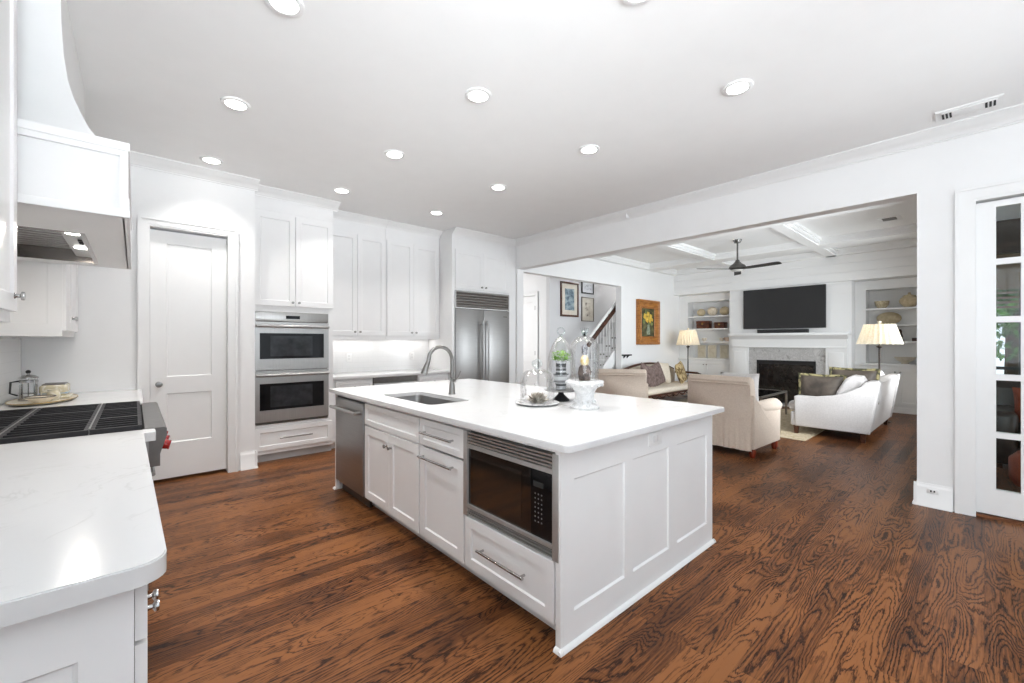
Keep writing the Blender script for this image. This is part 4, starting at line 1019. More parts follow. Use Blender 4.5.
# ================================================================== LIVING ROOM
mb = MB(); mb.box(6.86, 1.64, 0.0005, 9.75, 4.75, .013, .004); rg = mb.build('area_rug', RUGM); tag(rg, 'large sand coloured area rug under the white sofa and coffee table', 'rug')
def rbox(mb, x0, y0, z0, x1, y1, z1, r=.03): return mb.box(x0, y0, z0, x1, y1, z1, r, 4)
def armchair(label, loc, rot, w=.86):
    """club chair facing +X, skirted back, rolled arms and rolled top; local origin at the middle of the back's foot"""
    t = thing('armchair', label, 'armchair', loc, 'beige armchairs with their backs to the kitchen', rot)
    h = w/2
    O = Vector(loc)
    def T(p): return p+O
    mb = MB(); mb.T = T   # back: raked slab with a rolled crest
    mb.prism([(-.02, .10), (-.06, .60), (-.085, .84), (-.10, .90), (-.075, .945), (-.02, .95), (.04, .925), (.06, .88), (.10, .60), (.12, .38), (.12, .10)], 'y', -h+.05, h-.05, .025, 3); bk = mb.build('backrest', LINEN, t)
    mb = MB(); mb.T = T; mb.tube([(-.092, -h+.055, .865), (-.094, 0, .867), (-.092, h-.055, .865)], .008, 8); mb.build('crest_piping', LINEN, bk)
    for s in (-1, 1):
        mb = MB(); mb.T = T
        y0, y1 = s*(h-.02), s*(h-.17)
        mb.prism([(-.02, .105), (.76, .105), (.775, .50), (.70, .56), (.30, .56), (.12, .60), (-.03, .74), (-.05, .74)], 'y', min(y0, y1), max(y0, y1), .02, 3); a = mb.build('arm', LINEN, t)
        mb = MB(); mb.T = T; yc = s*(h-.085)
        mb.tube([(.02, yc, .62), (.16, yc, .585), (.30, yc, .565), (.55, yc, .562), (.72, yc, .558), (.785, yc, .545)], [.03, .06, .075, .085, .088, .075], 16); mb.build('rolled_top', LINEN, a)
    mb = MB(); mb.T = T; rbox(mb, .12, -h+.175, .33, .80, h-.175, .47, .05); mb.build('seat_cushion', LINEN, t)
    mb = MB(); mb.T = T; mb.box(.0, -h+.06, .10, .765, h-.06, .33, .015, 3); mb.build('seat_base', LINEN, t)
    mb = MB(); mb.T = T   # back skirt with soft folds
    n = 40; A = []; B = []; Cc = []
    for i in range(n+1):
        y = -h+.045+(w-.09)*i/n; f = .010*sin(i*1.9)+.008*sin(i*.7+1)
        A.append(mb.v((-.048, y, .50))); B.append(mb.v((-.052+f*.6, y, .30))); Cc.append(mb.v((-.055+f, y, .085)))
    for i in range(n):
        mb.bm.faces.new((A[i], A[i+1], B[i+1], B[i])); mb.bm.faces.new((B[i], B[i+1], Cc[i+1], Cc[i]))
    bmesh.ops.solidify(mb.bm, geom=mb.bm.faces[:], thickness=.012); mb.build('back_skirt', LINEN, t)
    for x in (.04, .70):
        for y in (-h+.07, h-.07):
            mb = MB(); mb.T = T; mb.lathe([(0, 0), (.026, 0), (.034, .02), (.040, .05), (.036, .08), (.038, .11), (0, .11)], (x, y, 0), 14); mb.build('leg', CHERRY, t)
    return t
armchair('beige rolled-arm armchair nearest the island, its back to the kitchen', (5.43, 2.19, 0), radians(-3))
armchair('beige armchair farther from the camera, seen beyond the glass cloches', (5.55, 3.72, 0), radians(36))
def pillow(name, label, m, loc, w, h, t_, rot, cat='pillow', group=None, trim=None):
    mb = MB(); mb.pillow(w, h, t_); o = mb.build(name, m); o.location = loc; o.rotation_euler = rot
    o['label'] = label; o['category'] = cat
    if group: o['group'] = group
    if trim:
        tb = MB(); n = 10; P = []
        for k in range(4*n):
            s_, f = divmod(k, n); f = -1+2*f/n
            u, v = ((f, -1), (1, f), (-f, 1), (-1, -f))[s_]
            P.append((u*w/2*(1-.06*(1-v*v)), 0, h/2+v*h/2*(1-.06*(1-u*u))))
        tb.tube(P, .024, 6, closed=True); f_ = tb.build('fringe', trim, None); f_.parent = o
    return o
pillow('throw_pillow', 'white lumbar pillow peeking above the back of the nearest armchair', WLINEN, (5.66, 2.05, .56), .46, .42, .14, (0, radians(0), radians(-90)))
# white sofa
t = thing('sofa', 'pale grey linen sofa with sloped arms and dark tapered legs at right', 'sofa', (8.30, 1.45, 0))
SX0, SX1 = 7.27, 9.32
def FS(p): return Vector(p)
mb = MB(); mb.box(SX0+.02, 1.05, .13, SX1-.02, 1.93, .33, .02, 3); mb.build('frame', WLINEN, t)
mb = MB(); mb.prism([(1.03, .131), (1.22, .131), (1.20, .50), (1.09, .80), (1.05, .83), (.97, .835), (.93, .81), (.96, .60)], 'x', SX0+.005, SX1-.005, .02, 3); mb.build('backrest', WLINEN, t)
for x0, x1 in ((SX0, SX0+.11), (SX1-.11, SX1)):
    arm = [(1.02, .128), (1.87, .128), (1.88, .56), (1.84, .58), (1.62, .575), (1.42, .59), (1.26, .645), (1.12, .75), (1.02, .84), (.93, .845), (.915, .82)]
    mb = MB(); mb.prism(arm, 'x', x0, x1, .018, 3); mb.build('arm', WLINEN, t)
mid = (SX0+SX1)/2
for x0, x1 in ((SX0+.115, mid-.003), (mid+.003, SX1-.115)):
    mb = MB(); rbox(mb, x0, 1.25, .332, x1, 1.99, .475, .05); mb.build('seat_cushion', WLINEN, t)
for x0, x1 in ((SX0+.12, mid-.003), (mid+.003, SX1-.12)):
    mb = MB(); mb.prism([(1.225, .478), (1.42, .478), (1.40, .66), (1.30, .85), (1.22, .90), (1.12, .89), (1.085, .83), (1.20, .54)], 'x', x0, x1, .05, 4); mb.build('back_cushion', WLINEN, t)
for x in (SX0+.06, SX1-.06):
    for y in (1.09, 1.86):
        mb = MB(); mb.T = None
        a, b_ = .032, .022
        V = [mb.v((x+sx*r, y+sy*r, z)) for z, r in ((.0135 if y > 1.6 else 0, b_), (.135, a)) for sx, sy in ((-1, -1), (1, -1), (1, 1), (-1, 1))]
        for q in ((0, 1, 2, 3), (4, 5, 6, 7), (0, 1, 5, 4), (1, 2, 6, 5), (2, 3, 7, 6), (3, 0, 4, 7)): mb.bm.faces.new([V[i] for i in q])
        mb.build('leg', WALNUT, t)
pillow('throw_pillow', 'brown velvet pillow with leafy fringe propped on the near arm of the pale sofa', BRVELVET, (7.52, 1.60, .478), .56, .40, .15, (radians(-6), radians(0), radians(-90)), 'pillow', None, OLIVEPAT)
pillow('throw_pillow', 'fringed brown pillow higher in the corner of the pale sofa, behind the first', BRVELVET, (7.66, 1.26, .52), .56, .46, .15, (radians(-8), radians(0), radians(-96)), 'pillow', None, OLIVEPAT)
# coffee table
t = thing('coffee_table', 'low metal framed table with dark glass top in front of the fireplace', 'table', (8.4, 2.95, .013))
BRZ = mat('bronzed_metal', (.30, .27, .24), .3, .9, .1, 20)
mb = MB()
for x0, y0, x1, y1 in ((7.72, 2.45, 9.07, 2.485), (7.72, 3.365, 9.07, 3.40), (7.72, 2.485, 7.755, 3.365), (9.035, 2.485, 9.07, 3.365)): mb.box(x0, y0, .425, x1, y1, .455)
mb.build('top_frame', BRZ, t)
MB().box(7.755, 2.485, .438, 9.035, 3.365, .448).build('glass_top', glass('smoked_glass', (.35, .35, .35)), t)
for x in (7.72, 9.04):
    for y in (2.45, 3.37): MB().box(x, y, .013, x+.03, y+.03, .425).build('leg', BRZ, t)
# settee along the painting wall
t = thing('settee', 'cream upholstered settee with carved brown wood trim below the flower painting', 'settee', (8.6, 4.95, 0))
QX0, QX1 = 7.60, 10.17
mb = MB(); mb.box(QX0+.04, 4.52, .23, QX1-.04, 5.25, .27, .012); mb.build('seat_frame', WALNUT, t)
mb = MB(); rbox(mb, QX0+.05, 4.50, .27, QX1-.05, 5.16, .385, .05); mb.build('seat_cushion', CREAM, t)
# camel back with wooden crest
N = 24; top = [(QX0+.06+(QX1-QX0-.12)*i/N, .66+.18*sin(pi*i/N)**.8) for i in range(N+1)]
mb = MB(); mb.prism([(QX0+.06, .272)]+top+[(QX1-.06, .272)], 'y', 5.17, 5.28, .02, 2); mb.build('backrest', CREAM, t)
mb = MB(); mb.tube([(x, 5.225, z+.02) for x, z in top], .028, 10); mb.build('crest_rail', WALNUT, t)
for s, x in ((1, QX0+.05), (-1, QX1-.05)):
    mb = MB(); mb.tube([(x, 5.2, .61), (x, 4.9, .62), (x, 4.62, .61), (x, 4.54, .58), (x, 4.57, .54)], [.026, .024, .026, .028, .018], 10)
    mb.tube([(x, 4.60, .58), (x, 4.66, .48), (x, 4.58, .38), (x, 4.54, .26)], [.022, .020, .024, .028], 10); mb.build('arm', WALNUT, t)
for x in (QX0+.06, QX1-.06):
    for y in (4.545, 5.22):
        mb = MB(); zf = .0135 if y < 4.75 else 0
        mb.tube([(x, y, zf), (x, y-.01, .06), (x, y+.015, .15), (x, y, .24)], [.03, .018, .024, .036], 10); mb.build('leg', WALNUT, t)
mb = MB()   # carved apron scrolls
for k in range(7):
    xa = QX0+.40+k*.29; mb.tube([(xa-.145, 4.515, .24), (xa-.07, 4.51, .205), (xa, 4.505, .19), (xa+.07, 4.51, .205), (xa+.145, 4.515, .24)], [.010, .014, .018, .014, .010], 8)
mb.build('carved_apron', WALNUT, t)
pillow('throw_pillow', 'mauve brown pillow standing on its corner at the left of the settee', MAUVE, (8.28, 4.82, .385), .54, .50, .17, (radians(-14), radians(16), 0), 'pillow')
pillow('throw_pillow', 'mauve brown pillow in the middle of the settee, second from left', MAUVE, (8.80, 4.86, .385), .54, .50, .17, (radians(-14), radians(-14), 0), 'pillow')
pillow('throw_pillow', 'cream pillow with dark piping between the mauve and the tan pillows', CREAM, (9.32, 5.00, .385), .48, .50, .16, (radians(-12), radians(6), 0), 'pillow', None, None)
pillow('throw_pillow', 'tan patterned pillow at the right end of the settee', TANPAT, (9.84, 4.80, .385), .54, .50, .15, (radians(-16), radians(-8), radians(14)), 'pillow')
# floor lamps
def floor_lamp(label, x, y, sw, st, zb, zt, lit, nple=36):
    t = thing('floor_lamp', label, 'lamp', (x, y, 0), 'floor lamps beside the fireplace')
    MB().lathe([(0, 0), (.15, 0), (.15, .012), (.10, .03), (.03, .05), (0, .05)], (x, y, 0), 28).build('base', DKSTEEL, t)
    mb = MB(); mb.lathe([(.014, .045), (.014, .5), (.022, .52), (.014, .54), (.014, zb-.07), (.045, zb-.045), (.045, zb-.035), (.012, zb-.02), (.010, zb+.03), (0, zb+.03)], (x, y, 0), 14); mb.build('pole', mat('aged_bronze', (.05, .04, .035), .4, .8, .2, 20), t)
    mb = MB(); R = []; seg = nple*2
    for z, r in ((zb, sw), (zt, st)):
        R.append([mb.v((x+(r*(1+.022*(1 if k % 2 else -1)))*cos(2*pi*k/seg), y+(r*(1+.022*(1 if k % 2 else -1)))*sin(2*pi*k/seg), z)) for k in range(seg)])
    for k in range(seg): mb.bm.faces.new((R[0][k], R[0][(k+1) % seg], R[1][(k+1) % seg], R[1][k]))
    s_ = mb.build('pleated_shade', SHADEM if lit else SHADEM2, t, smooth=0)
    mb = MB(); mb.ball((x, y, zt+.035), .026); mb.tube([(x, y, zb+.02), (x, y, zt+.02)], .004, 6)
    for k in range(3):
        a = k*2*pi/3; mb.tube([(x, y, zt-.005), (x+st*.97*cos(a), y+st*.97*sin(a), zt-.005)], .003, 5)
    mb.build('finial', mat('ivory_finial', lin(236, 228, 210), .4), t)
    l = bpy.data.lights.new('lamp_bulb', 'POINT'); l.energy = 1.5; l.color = (1, .85, .62); l.shadow_soft_size = .05
    o = bpy.data.objects.new('lamp_bulb', l); COL.objects.link(o); o.parent = t; o.location = (0, 0, (zb+zt)/2)
def shade_mat(name, pleats):
    m = bpy.data.materials.new(name); m.use_nodes = True; nt = m.node_tree; nt.nodes.clear()
    out = nd(nt, 'ShaderNodeOutputMaterial'); df = nd(nt, 'ShaderNodeBsdfDiffuse'); tl = nd(nt, 'ShaderNodeBsdfTranslucent'); mx = nd(nt, 'ShaderNodeMixShader')
    nz = nd(nt, 'ShaderNodeTexNoise'); nz.inputs['Scale'].default_value = 20
    r = ramp(nt, [(.3, lin(238, 228, 206)), (.7, lin(250, 244, 230))]); nt.links.new(nz.outputs[0], r.inputs[0])
    for n in (df, tl): nt.links.new(r.outputs[0], n.inputs[0])
    mx.inputs[0].default_value = .45; nt.links.new(df.outputs[0], mx.inputs[1]); nt.links.new(tl.outputs[0], mx.inputs[2]); nt.links.new(mx.outputs[0], out.inputs[0])
    return m
SHADEM = shade_mat('lampshade_pleats', 30); SHADEM2 = SHADEM
floor_lamp('floor lamp with wide pleated cream shade behind the right end of the pale sofa', 9.52, 1.20, .305, .205, 1.325, 1.665, True, 24)
floor_lamp('floor lamp with cream shade beside the left bookcase and settee', 10.35, 4.956, .272, .183, 1.281, 1.653, True, 24)

# fireplace
t = thing('fireplace', 'white mantelpiece with grey marble surround and black firebox', 'fireplace', (10.55, 2.90, 0))
for y0, y1 in ((1.82, 2.17), (3.63, 3.98)):
    mb = MB(); mb.box(10.555, y0, 0, 10.62, y1, 1.235); mb.box(10.545, y0+.05, .22, 10.556, y1-.05, 1.15, .003); mb.box(10.54, y0-.012, 0, 10.62, y1+.012, .18, .004); mb.build('pilaster', TRIM, t)
mb = MB(); mb.box(10.55, 1.82, 1.235, 10.62, 3.98, 1.50)
mb.box(10.535, 1.81, 1.235, 10.56, 3.99, 1.265, .003)
mb.prism([(10.55, 1.42), (10.50, 1.46), (10.46, 1.50), (10.55, 1.50)], 'y', 1.80, 4.00); mb.build('frieze', TRIM, t)
mb = MB(); mb.box(10.41, 1.765, 1.50, 10.62, 4.035, 1.555, .006); mb.build('mantel_shelf', TRIM, t)
mb = MB(); mb.box(10.585, 2.17, 0, 10.62, 2.34, 1.235); mb.box(10.585, 3.46, 0, 10.62, 3.63, 1.235); mb.box(10.585, 2.34, .955, 10.62, 3.46, 1.235); mb.build('marble_surround', MARBLE, t)
mb = MB(); mb.box(10.625, 2.30, 0, 10.67, 3.50, .98); mb.build('firebox_back', DARK, t)
BRK = mat('sooty_firebrick', (.035, .032, .030), .85, 0, .4, 20)
mb = MB(); mb.box(10.57, 2.34, .865, 10.60, 3.46, .955); mb.box(10.575, 2.34, 0, 10.60, 2.38, .865); mb.box(10.575, 3.42, 0, 10.60, 3.46, .865); mb.build('metal_face', BLACK, t)
MB().box(10.59, 2.38, .02, 10.60, 3.42, .865).build('glass_front', mat('fireplace_glass', (.016, .014, .013), .06, 0, .5, 8), t)
mb = MB(); mb.box(10.20, 1.95, 0, 10.54, 3.85, .03, .004); mb.build('hearth_slab', MARBLE, t)
# television and soundbar
t = thing('television', 'large black flat television mounted on the white shiplap over the mantel', 'television', (10.55, 2.95, 1.655))
mb = MB(); mb.box(10.545, 2.165, 1.655, 10.59, 3.735, 2.545, .004); mb.build('bezel', BLACK, t)
MB().box(10.543, 2.175, 1.667, 10.546, 3.725, 2.535).build('screen', mat('tv_screen', (.022, .022, .023), .28, 0, .05, 3, spec=.5), t)
MB().box(10.59, 2.6, 1.9, 10.619, 3.3, 2.3).build('wall_bracket', BLACK, t)
mb = MB(); mb.box(10.47, 2.45, 1.5555, 10.55, 3.42, 1.635, .012, 3); sb = mb.build('soundbar', BLACK); tag(sb, 'slim black soundbar on the mantel below the television', 'soundbar')

# bookcases in the niches
def bookcase(label, y0, y1, fy0, fy1):
    """y0..y1 whole unit, fy0..fy1 the open shelves"""
    t = thing('bookcase', label, 'bookcase', (11.1, (y0+y1)/2, 0), 'built-in bookcases beside the chimney')
    mb = MB()
    mb.box(10.93, y0, .90, 10.96, fy0, 2.58); mb.box(10.93, fy1, .90, 10.96, y1, 2.58); mb.box(10.93, fy0, 2.40, 10.96, fy1, 2.58)
    mb.box(10.96, fy0-.02, .90, 11.30, fy0, 2.42); mb.box(10.96, fy1, .90, 11.30, fy1+.02, 2.42); mb.box(10.96, fy0, 2.40, 11.30, fy1, 2.42)
    mb.build('case', TRIM, t)
    mb = MB(); boards(mb, 11.26, fy0, fy1, .94, 2.40, .12); mb.build('beadboard_back', SHIP, t)
    for z in (1.375, 1.705, 2.03): MB().box(10.965, fy0, z-.035, 11.26, fy1, z).build('shelf', TRIM, t)
    mb = MB(); mb.box(10.88, y0, .895, 11.30, y1, .938, .004); mb.build('counter', TRIM, t)
    mb = MB(); mb.box(10.92, y0, .10, 11.30, y1, .895); mb.box(10.905, y0, 0, 11.30, y1, .10); mb.build('cabinet_base', TRIM, t)
    n = 2; w = (y1-y0-.10)/n
    for k in range(n):
        T = FX(10.92, y0+.05+k*w+.002, .15); d = door(T, w-.004, .70, 'door', TRIM, t, .018, .055)
        knob(T, (w-.04) if k == 0 else .035, .63, .018, d, r=.016)
    return t
bookcase('white built-in bookcase left of the fireplace, behind the cream lamp', 4.062, 5.476, 4.20, 5.24)
bookcase('white built-in bookcase right of the fireplace, behind the pleated lamp', .46, 1.758, .62, 1.585)
def lathe_thing(name, label, cat, prof, x, y, z, m, group=None, seg=22, part=None):
    o = MB().lathe(prof, (x, y, z), seg).build(name, m)
    return tag(o, label, cat, group)
ball_p = lambda r: [(0, 0)]+[(r*sin(pi*k/9), r-r*cos(pi*k/9)) for k in range(1, 9)]+[(0, 2*r)]
for y, r, lab, m in ((4.95, .105, 'round beige ornament at the left of the top shelf, left bookcase', BISQUE), (4.66, .125, 'large ivory shell-like ornament in the middle of the top shelf, left bookcase', mat2('ivory_coral', lin(206, 190, 166), lin(236, 226, 208), .7, 16)), (4.36, .12, 'round tan ornament at the right of the top shelf, left bookcase', BISQUE)):
    o = MB().ball((11.08, y, 2.0305+r*.92), r, 22, 12, (.8, 1, .92)).build('round_ornament', m); tag(o, lab, 'ornament', 'ornaments on the top shelf of the left bookcase')
BOX = mat2('brown_leather_box', lin(70, 34, 20), lin(108, 58, 34), .4, 8)
for y0, y1, h, lab in ((4.72, 5.04, .20, 'larger brown leather box on the second shelf of the left bookcase'), (4.34, 4.58, .155, 'smaller dark brown box on the second shelf of the left bookcase')):
    t = thing('leather_box', lab, 'box', (11.08, (y0+y1)/2, 1.7055), 'brown boxes on the second shelf')
    MB().box(10.99, y0, 1.7055, 11.19, y1, 1.7055+h*.62, .006).build('body', BOX, t)
    MB().box(10.985, y0-.005, 1.7055+h*.63, 11.195, y1+.005, 1.7055+h, .008).build('lid', BOX, t)
    MB().box(10.978, (y0+y1)/2-.02, 1.7055+h*.5, 10.9845, (y0+y1)/2+.02, 1.7055+h*.72).build('clasp', mat('gilt', (.42, .28, .09), .35, .8), t)
cupp = [(0, 0), (.03, 0), (.05, .04), (.055, .085), (.050, .085), (.044, .04), (0, .012)]
for y, lab in ((4.86, 'small white cup on the third shelf of the left bookcase, near the lamp'), (4.42, 'small white cup at the right of the third shelf, left bookcase')):
    lathe_thing('cup', lab, 'cup', cupp, 11.05, y, 1.3755, CREAM, 'cups on the third shelf')
lathe_thing('shell_bowl', 'small pinkish bowl at the right end of the third shelf, left bookcase', 'bowl', [(0, 0), (.04, 0), (.08, .05), (.085, .10), (.075, .10), (.07, .05), (0, .02)], 11.10, 4.30, 1.3755, mat2('pinkish_stoneware', lin(196, 170, 150), lin(222, 204, 190), .6, 12))
for k, y in enumerate((4.99, 4.72, 4.42)):
    t = thing('framed_plate', 'beige tray frame leaning on the bottom shelf of the left bookcase, '+('behind the lamp pole', 'in the middle', 'at the right end')[k], 'frame', (11.2, y, .9385), 'beige frames on the bottom shelf')
    o = MB().box(11.20, y-.11, .9385, 11.225, y+.11, 1.28, .006).build('border', mat2('pale_wood', lin(214, 206, 190), lin(230, 224, 212), .6, 8), t)
    MB().box(11.196, y-.085, .965, 11.20, y+.085, 1.255).build('panel', mat2('beige_panel', lin(196, 186, 164), lin(216, 208, 190), .7, 10), t)
t = thing('lidded_jar', 'large tan lidded jar on the top shelf of the right bookcase', 'jar', (11.08, .96, 2.0305), None)
MB().lathe([(0, 0), (.06, 0), (.10, .03), (.145, .09), (.15, .13), (.12, .185), (.10, .195), (0, .195)], (11.08, .96, 2.0305), 26).build('jar_body', BISQUE, t)
MB().lathe([(0, .196), (.10, .196), (.09, .22), (.03, .24), (.018, .255), (.022, .275), (0, .28)], (11.08, .96, 2.0305), 22).build('lid', BISQUE, t)
lathe_thing('bowl', 'small tan bowl left of the lidded jar on the top shelf, right bookcase', 'bowl', [(0, 0), (.06, 0), (.10, .06), (.115, .14), (.105, .14), (.09, .06), (0, .02)], 11.08, 1.36, 2.0305, mat2('speckled_stoneware', lin(176, 158, 126), lin(222, 210, 180), .6, 30))
mb = MB(); mb.ball((11.2, 1.27, 1.7055+.125), 1, 26, 14, (.022, .19, .125)); tag(mb.build('oval_platter', BISQUE), 'oval tan platter standing on the second shelf of the right bookcase', 'platter')
t = thing('figurine', 'dark figurine half hidden by the pleated shade, third shelf of right bookcase', 'figurine', (11.1, 1.10, 1.3755))
DKB = mat2('dark_bronze_cast', lin(40, 26, 22), lin(80, 52, 42), .4, 12)
MB().box(11.04, 1.04, 1.3755, 11.16, 1.16, 1.41, .006).build('plinth', DKB, t); MB().lathe([(0, .03), (.045, .03), (.05, .10), (.03, .16), (.036, .19), (.02, .23), (0, .235)], (11.1, 1.10, 1.3755), 14).build('figure', DKB, t)
t = thing('bookend', 'dark red brown bookend at the right of the third shelf, right bookcase', 'bookend', (11.08, .84, 1.3755))
MB().box(11.0, .74, 1.3755, 11.16, .92, 1.44, .008).build('base', DKB, t); MB().box(11.02, .74, 1.44, 11.14, .81, 1.56, .012).build('upright', DKB, t)
lathe_thing('bowl', 'wide beige footed bowl on the bottom shelf of the right bookcase', 'bowl', [(0, 0), (.06, 0), (.05, .02), (.12, .07), (.165, .13), (.155, .13), (.11, .075), (0, .035)], 11.07, 1.02, .9385, mat2('ivory_ribbed', lin(206, 196, 176), lin(226, 218, 204), .6, 12))

# ceiling fan
FX_, FY_ = 8.19, 3.0
t = thing('ceiling_fan', 'brushed grey ceiling fan with three dark blades hanging in the coffered ceiling', 'fan', (FX_, FY_, 2.6))
GUN = mat('gunmetal', (.16, .155, .15), .28, .9, .1, 20)
MB().lathe([(0, LZ), (.075, LZ), (.072, LZ-.015), (.05, LZ-.055), (.02, LZ-.06), (0, LZ-.06)], (FX_, FY_, 0), 24).build('canopy', GUN, t)
MB().lathe([(.014, LZ-.05), (.014, 2.83), (0, 2.83)], (FX_, FY_, 0), 12).build('downrod', GUN, t)
MB().lathe([(0, 2.86), (.03, 2.855), (.045, 2.82), (.075, 2.785), (.125, 2.755), (.14, 2.725), (.14, 2.70), (.10, 2.675), (0, 2.67)], (FX_, FY_, 0), 28).build('motor', GUN, t)
MB().lathe([(0, 2.668), (.11, 2.672), (.095, 2.655), (.05, 2.645), (0, 2.643)], (FX_, FY_, 0), 24).build('light_bowl', mat('frosted_bowl', (.55, .54, .52), .4), t)
BLD = mat2('dark_blade_wood', lin(30, 26, 25), lin(46, 40, 38), .4, 6, (1, 8, 1))
for ang in (20, 140, 260):
    a = radians(ang); mb = MB(); R_ = Matrix.Rotation(a, 4, 'Z')@Matrix.Rotation(radians(-11), 4, 'X')
    mb.T = lambda p, R_=R_: R_@p+Vector((FX_, FY_, 2.69))
    mb.prism([(.10, -.035), (.20, -.055), (.70, -.065), (.735, -.045), (.74, 0), (.735, .045), (.70, .062), (.20, .055), (.10, .035)], 'z', -.006, .006, .002, 1); mb.build('blade', BLD, t)

# framed pictures
def canvas_mat(name, c1, c2, c3, sc, bg):
    m, nt, b = nodes(name); tc = nd(nt, 'ShaderNodeTexCoord'); n = nd(nt, 'ShaderNodeTexNoise'); n.inputs['Scale'].default_value = sc; n.inputs['Detail'].default_value = 6; n.inputs['Distortion'].default_value = .8
    nt.links.new(tc.outputs['Object'], n.inputs['Vector']); r = ramp(nt, [(.30, bg), (.46, c1), (.56, c2), (.7, c3)]); nt.links.new(n.outputs[0], r.inputs[0]); nt.links.new(r.outputs[0], b.inputs['Base Color']); b.inputs['Roughness'].default_value = .5
    return m
def picture(label, x0, x1, z0, z1, y, fw, matw, fm, mm, am, cat='picture', group=None, th=.03):
    t = thing('framed_picture', label, cat, ((x0+x1)/2, y, z0), group)
    mb = MB()
    for a, b_, c, d in ((x0, z0, x1, z0+fw), (x0, z1-fw, x1, z1), (x0, z0+fw, x0+fw, z1-fw), (x1-fw, z0+fw, x1, z1-fw)): mb.box(a, y-th, b_, c, y-.001, d, .004)
    mb.build('frame', fm, t)
    if matw: MB().box(x0+fw, y-th*.5, z0+fw, x1-fw, y-.002, z1-fw).build('mat_board', mm, t)
    q = fw+matw
    MB().box(x0+q, y-th*.5-.002, z0+q, x1-q, y-th*.3, z1-q).build('artwork', am, t)
    return t
PAPER = mat2('mat_board_paper', lin(206, 198, 184), lin(218, 212, 200), .8, 8)
WPAPER = mat2('white_mat_paper', lin(214, 216, 220), lin(226, 228, 232), .8, 8)
BLUEART = canvas_mat('blue_grey_print', lin(96, 116, 128), lin(140, 158, 166), lin(176, 186, 188), 9, lin(70, 84, 96))
SEP = canvas_mat('sepia_print', lin(176, 166, 152), lin(204, 196, 182), lin(214, 208, 196), 9, lin(92, 84, 78))
GREYART = canvas_mat('grey_print', lin(190, 192, 198), lin(212, 214, 220), lin(222, 224, 228), 14, lin(110, 112, 120))
yw = 6.498
picture('large portrait print in dark brown frame on the grey stair hall wall', 7.29, 7.93, 1.95, 2.76, yw, .045, .11, WALNUT, PAPER, BLUEART, group='framed prints in the stair hall')
picture('small white-matted print in black frame, upper right of the stair hall pictures', 8.05, 8.52, 2.535, 2.86, yw, .03, .07, BLACK, WPAPER, GREYART, group='framed prints in the stair hall')
picture('small sepia print in thin grey frame, lower right of the stair hall pictures', 8.05, 8.52, 1.86, 2.45, yw, .018, .11, mat('thin_grey_frame', lin(120, 112, 102), .4), PAPER, SEP, group='framed prints in the stair hall')
# flower painting in oak frame
t = thing('framed_painting', 'yellow flower painting in wide golden oak frame on the living room wall', 'painting', (9.37, 5.479, 1.285))
x0, x1, z0, z1 = 8.82, 9.80, 1.295, 2.37
mb = MB(); fw = .20; yy = 5.479
def frame_ring(mb, x0, x1, z0, z1, prof):
    L = []
    for i, d in prof: L.append([mb.v((x, yy-d, z)) for x, z in ((x0+i, z0+i), (x1-i, z0+i), (x1-i, z1-i), (x0+i, z1-i))])
    for A, B in zip(L, L[1:]):
        for k in range(4): mb.bm.faces.new((A[k], A[(k+1) % 4], B[(k+1) % 4], B[k]))
frame_ring(mb, x0, x1, z0, z1, [(0, 0), (0, .075), (.03, .085), (.05, .07), (.07, .05), (.165, .035), (.18, .045), (.20, .03), (.20, 0)])
mb.build('frame', OAKF, t)
MB().box(x0+.20, yy-.02, z0+.20, x1-.20, yy-.001, z1-.20).build('canvas', canvas_mat('dark_olive_canvas', lin(58, 56, 34), lin(84, 84, 52), lin(120, 116, 78), 7, lin(34, 30, 22)), t)
PY = yy-.0215
def blobs(pts, name, m):
    mb = MB()
    for x, z, r in pts:
        n = 9; x += -.055; c = mb.v((x, PY-.001, z)); V = [mb.v((x+r*cos(2*pi*k/n)*(1 if k % 2 else .72), PY, z+r*sin(2*pi*k/n)*(1 if k % 2 else .72))) for k in range(n)]
        for k in range(n): mb.bm.faces.new((c, V[k], V[(k+1) % n]))
    return mb.build(name, m, t)
cx = 9.37
blobs([(9.24, 1.98, .085), (9.38, 2.03, .08), (9.50, 1.97, .085), (9.34, 1.90, .09), (9.47, 1.88, .075), (9.57, 1.90, .05)], 'painted_flowers', mat2('yellow_petals', lin(196, 150, 30), lin(238, 206, 96), .5, 24))
blobs([(9.20, 1.85, .06), (9.55, 1.80, .06), (9.28, 2.08, .05), (9.42, 1.80, .05)], 'painted_leaves', mat2('painted_green', lin(70, 96, 50), lin(150, 160, 100), .5, 20))
mb = MB(); V = [mb.v((x-.055, PY-.0005, z)) for x, z in ((9.33, 1.54), (9.46, 1.54), (9.48, 1.62), (9.44, 1.72), (9.45, 1.78), (9.34, 1.78), (9.35, 1.72), (9.31, 1.62))]; mb.bm.faces.new(V); mb.build('painted_vase', mat2('painted_grey_green', lin(92, 112, 96), lin(166, 176, 156), .4, 14), t)
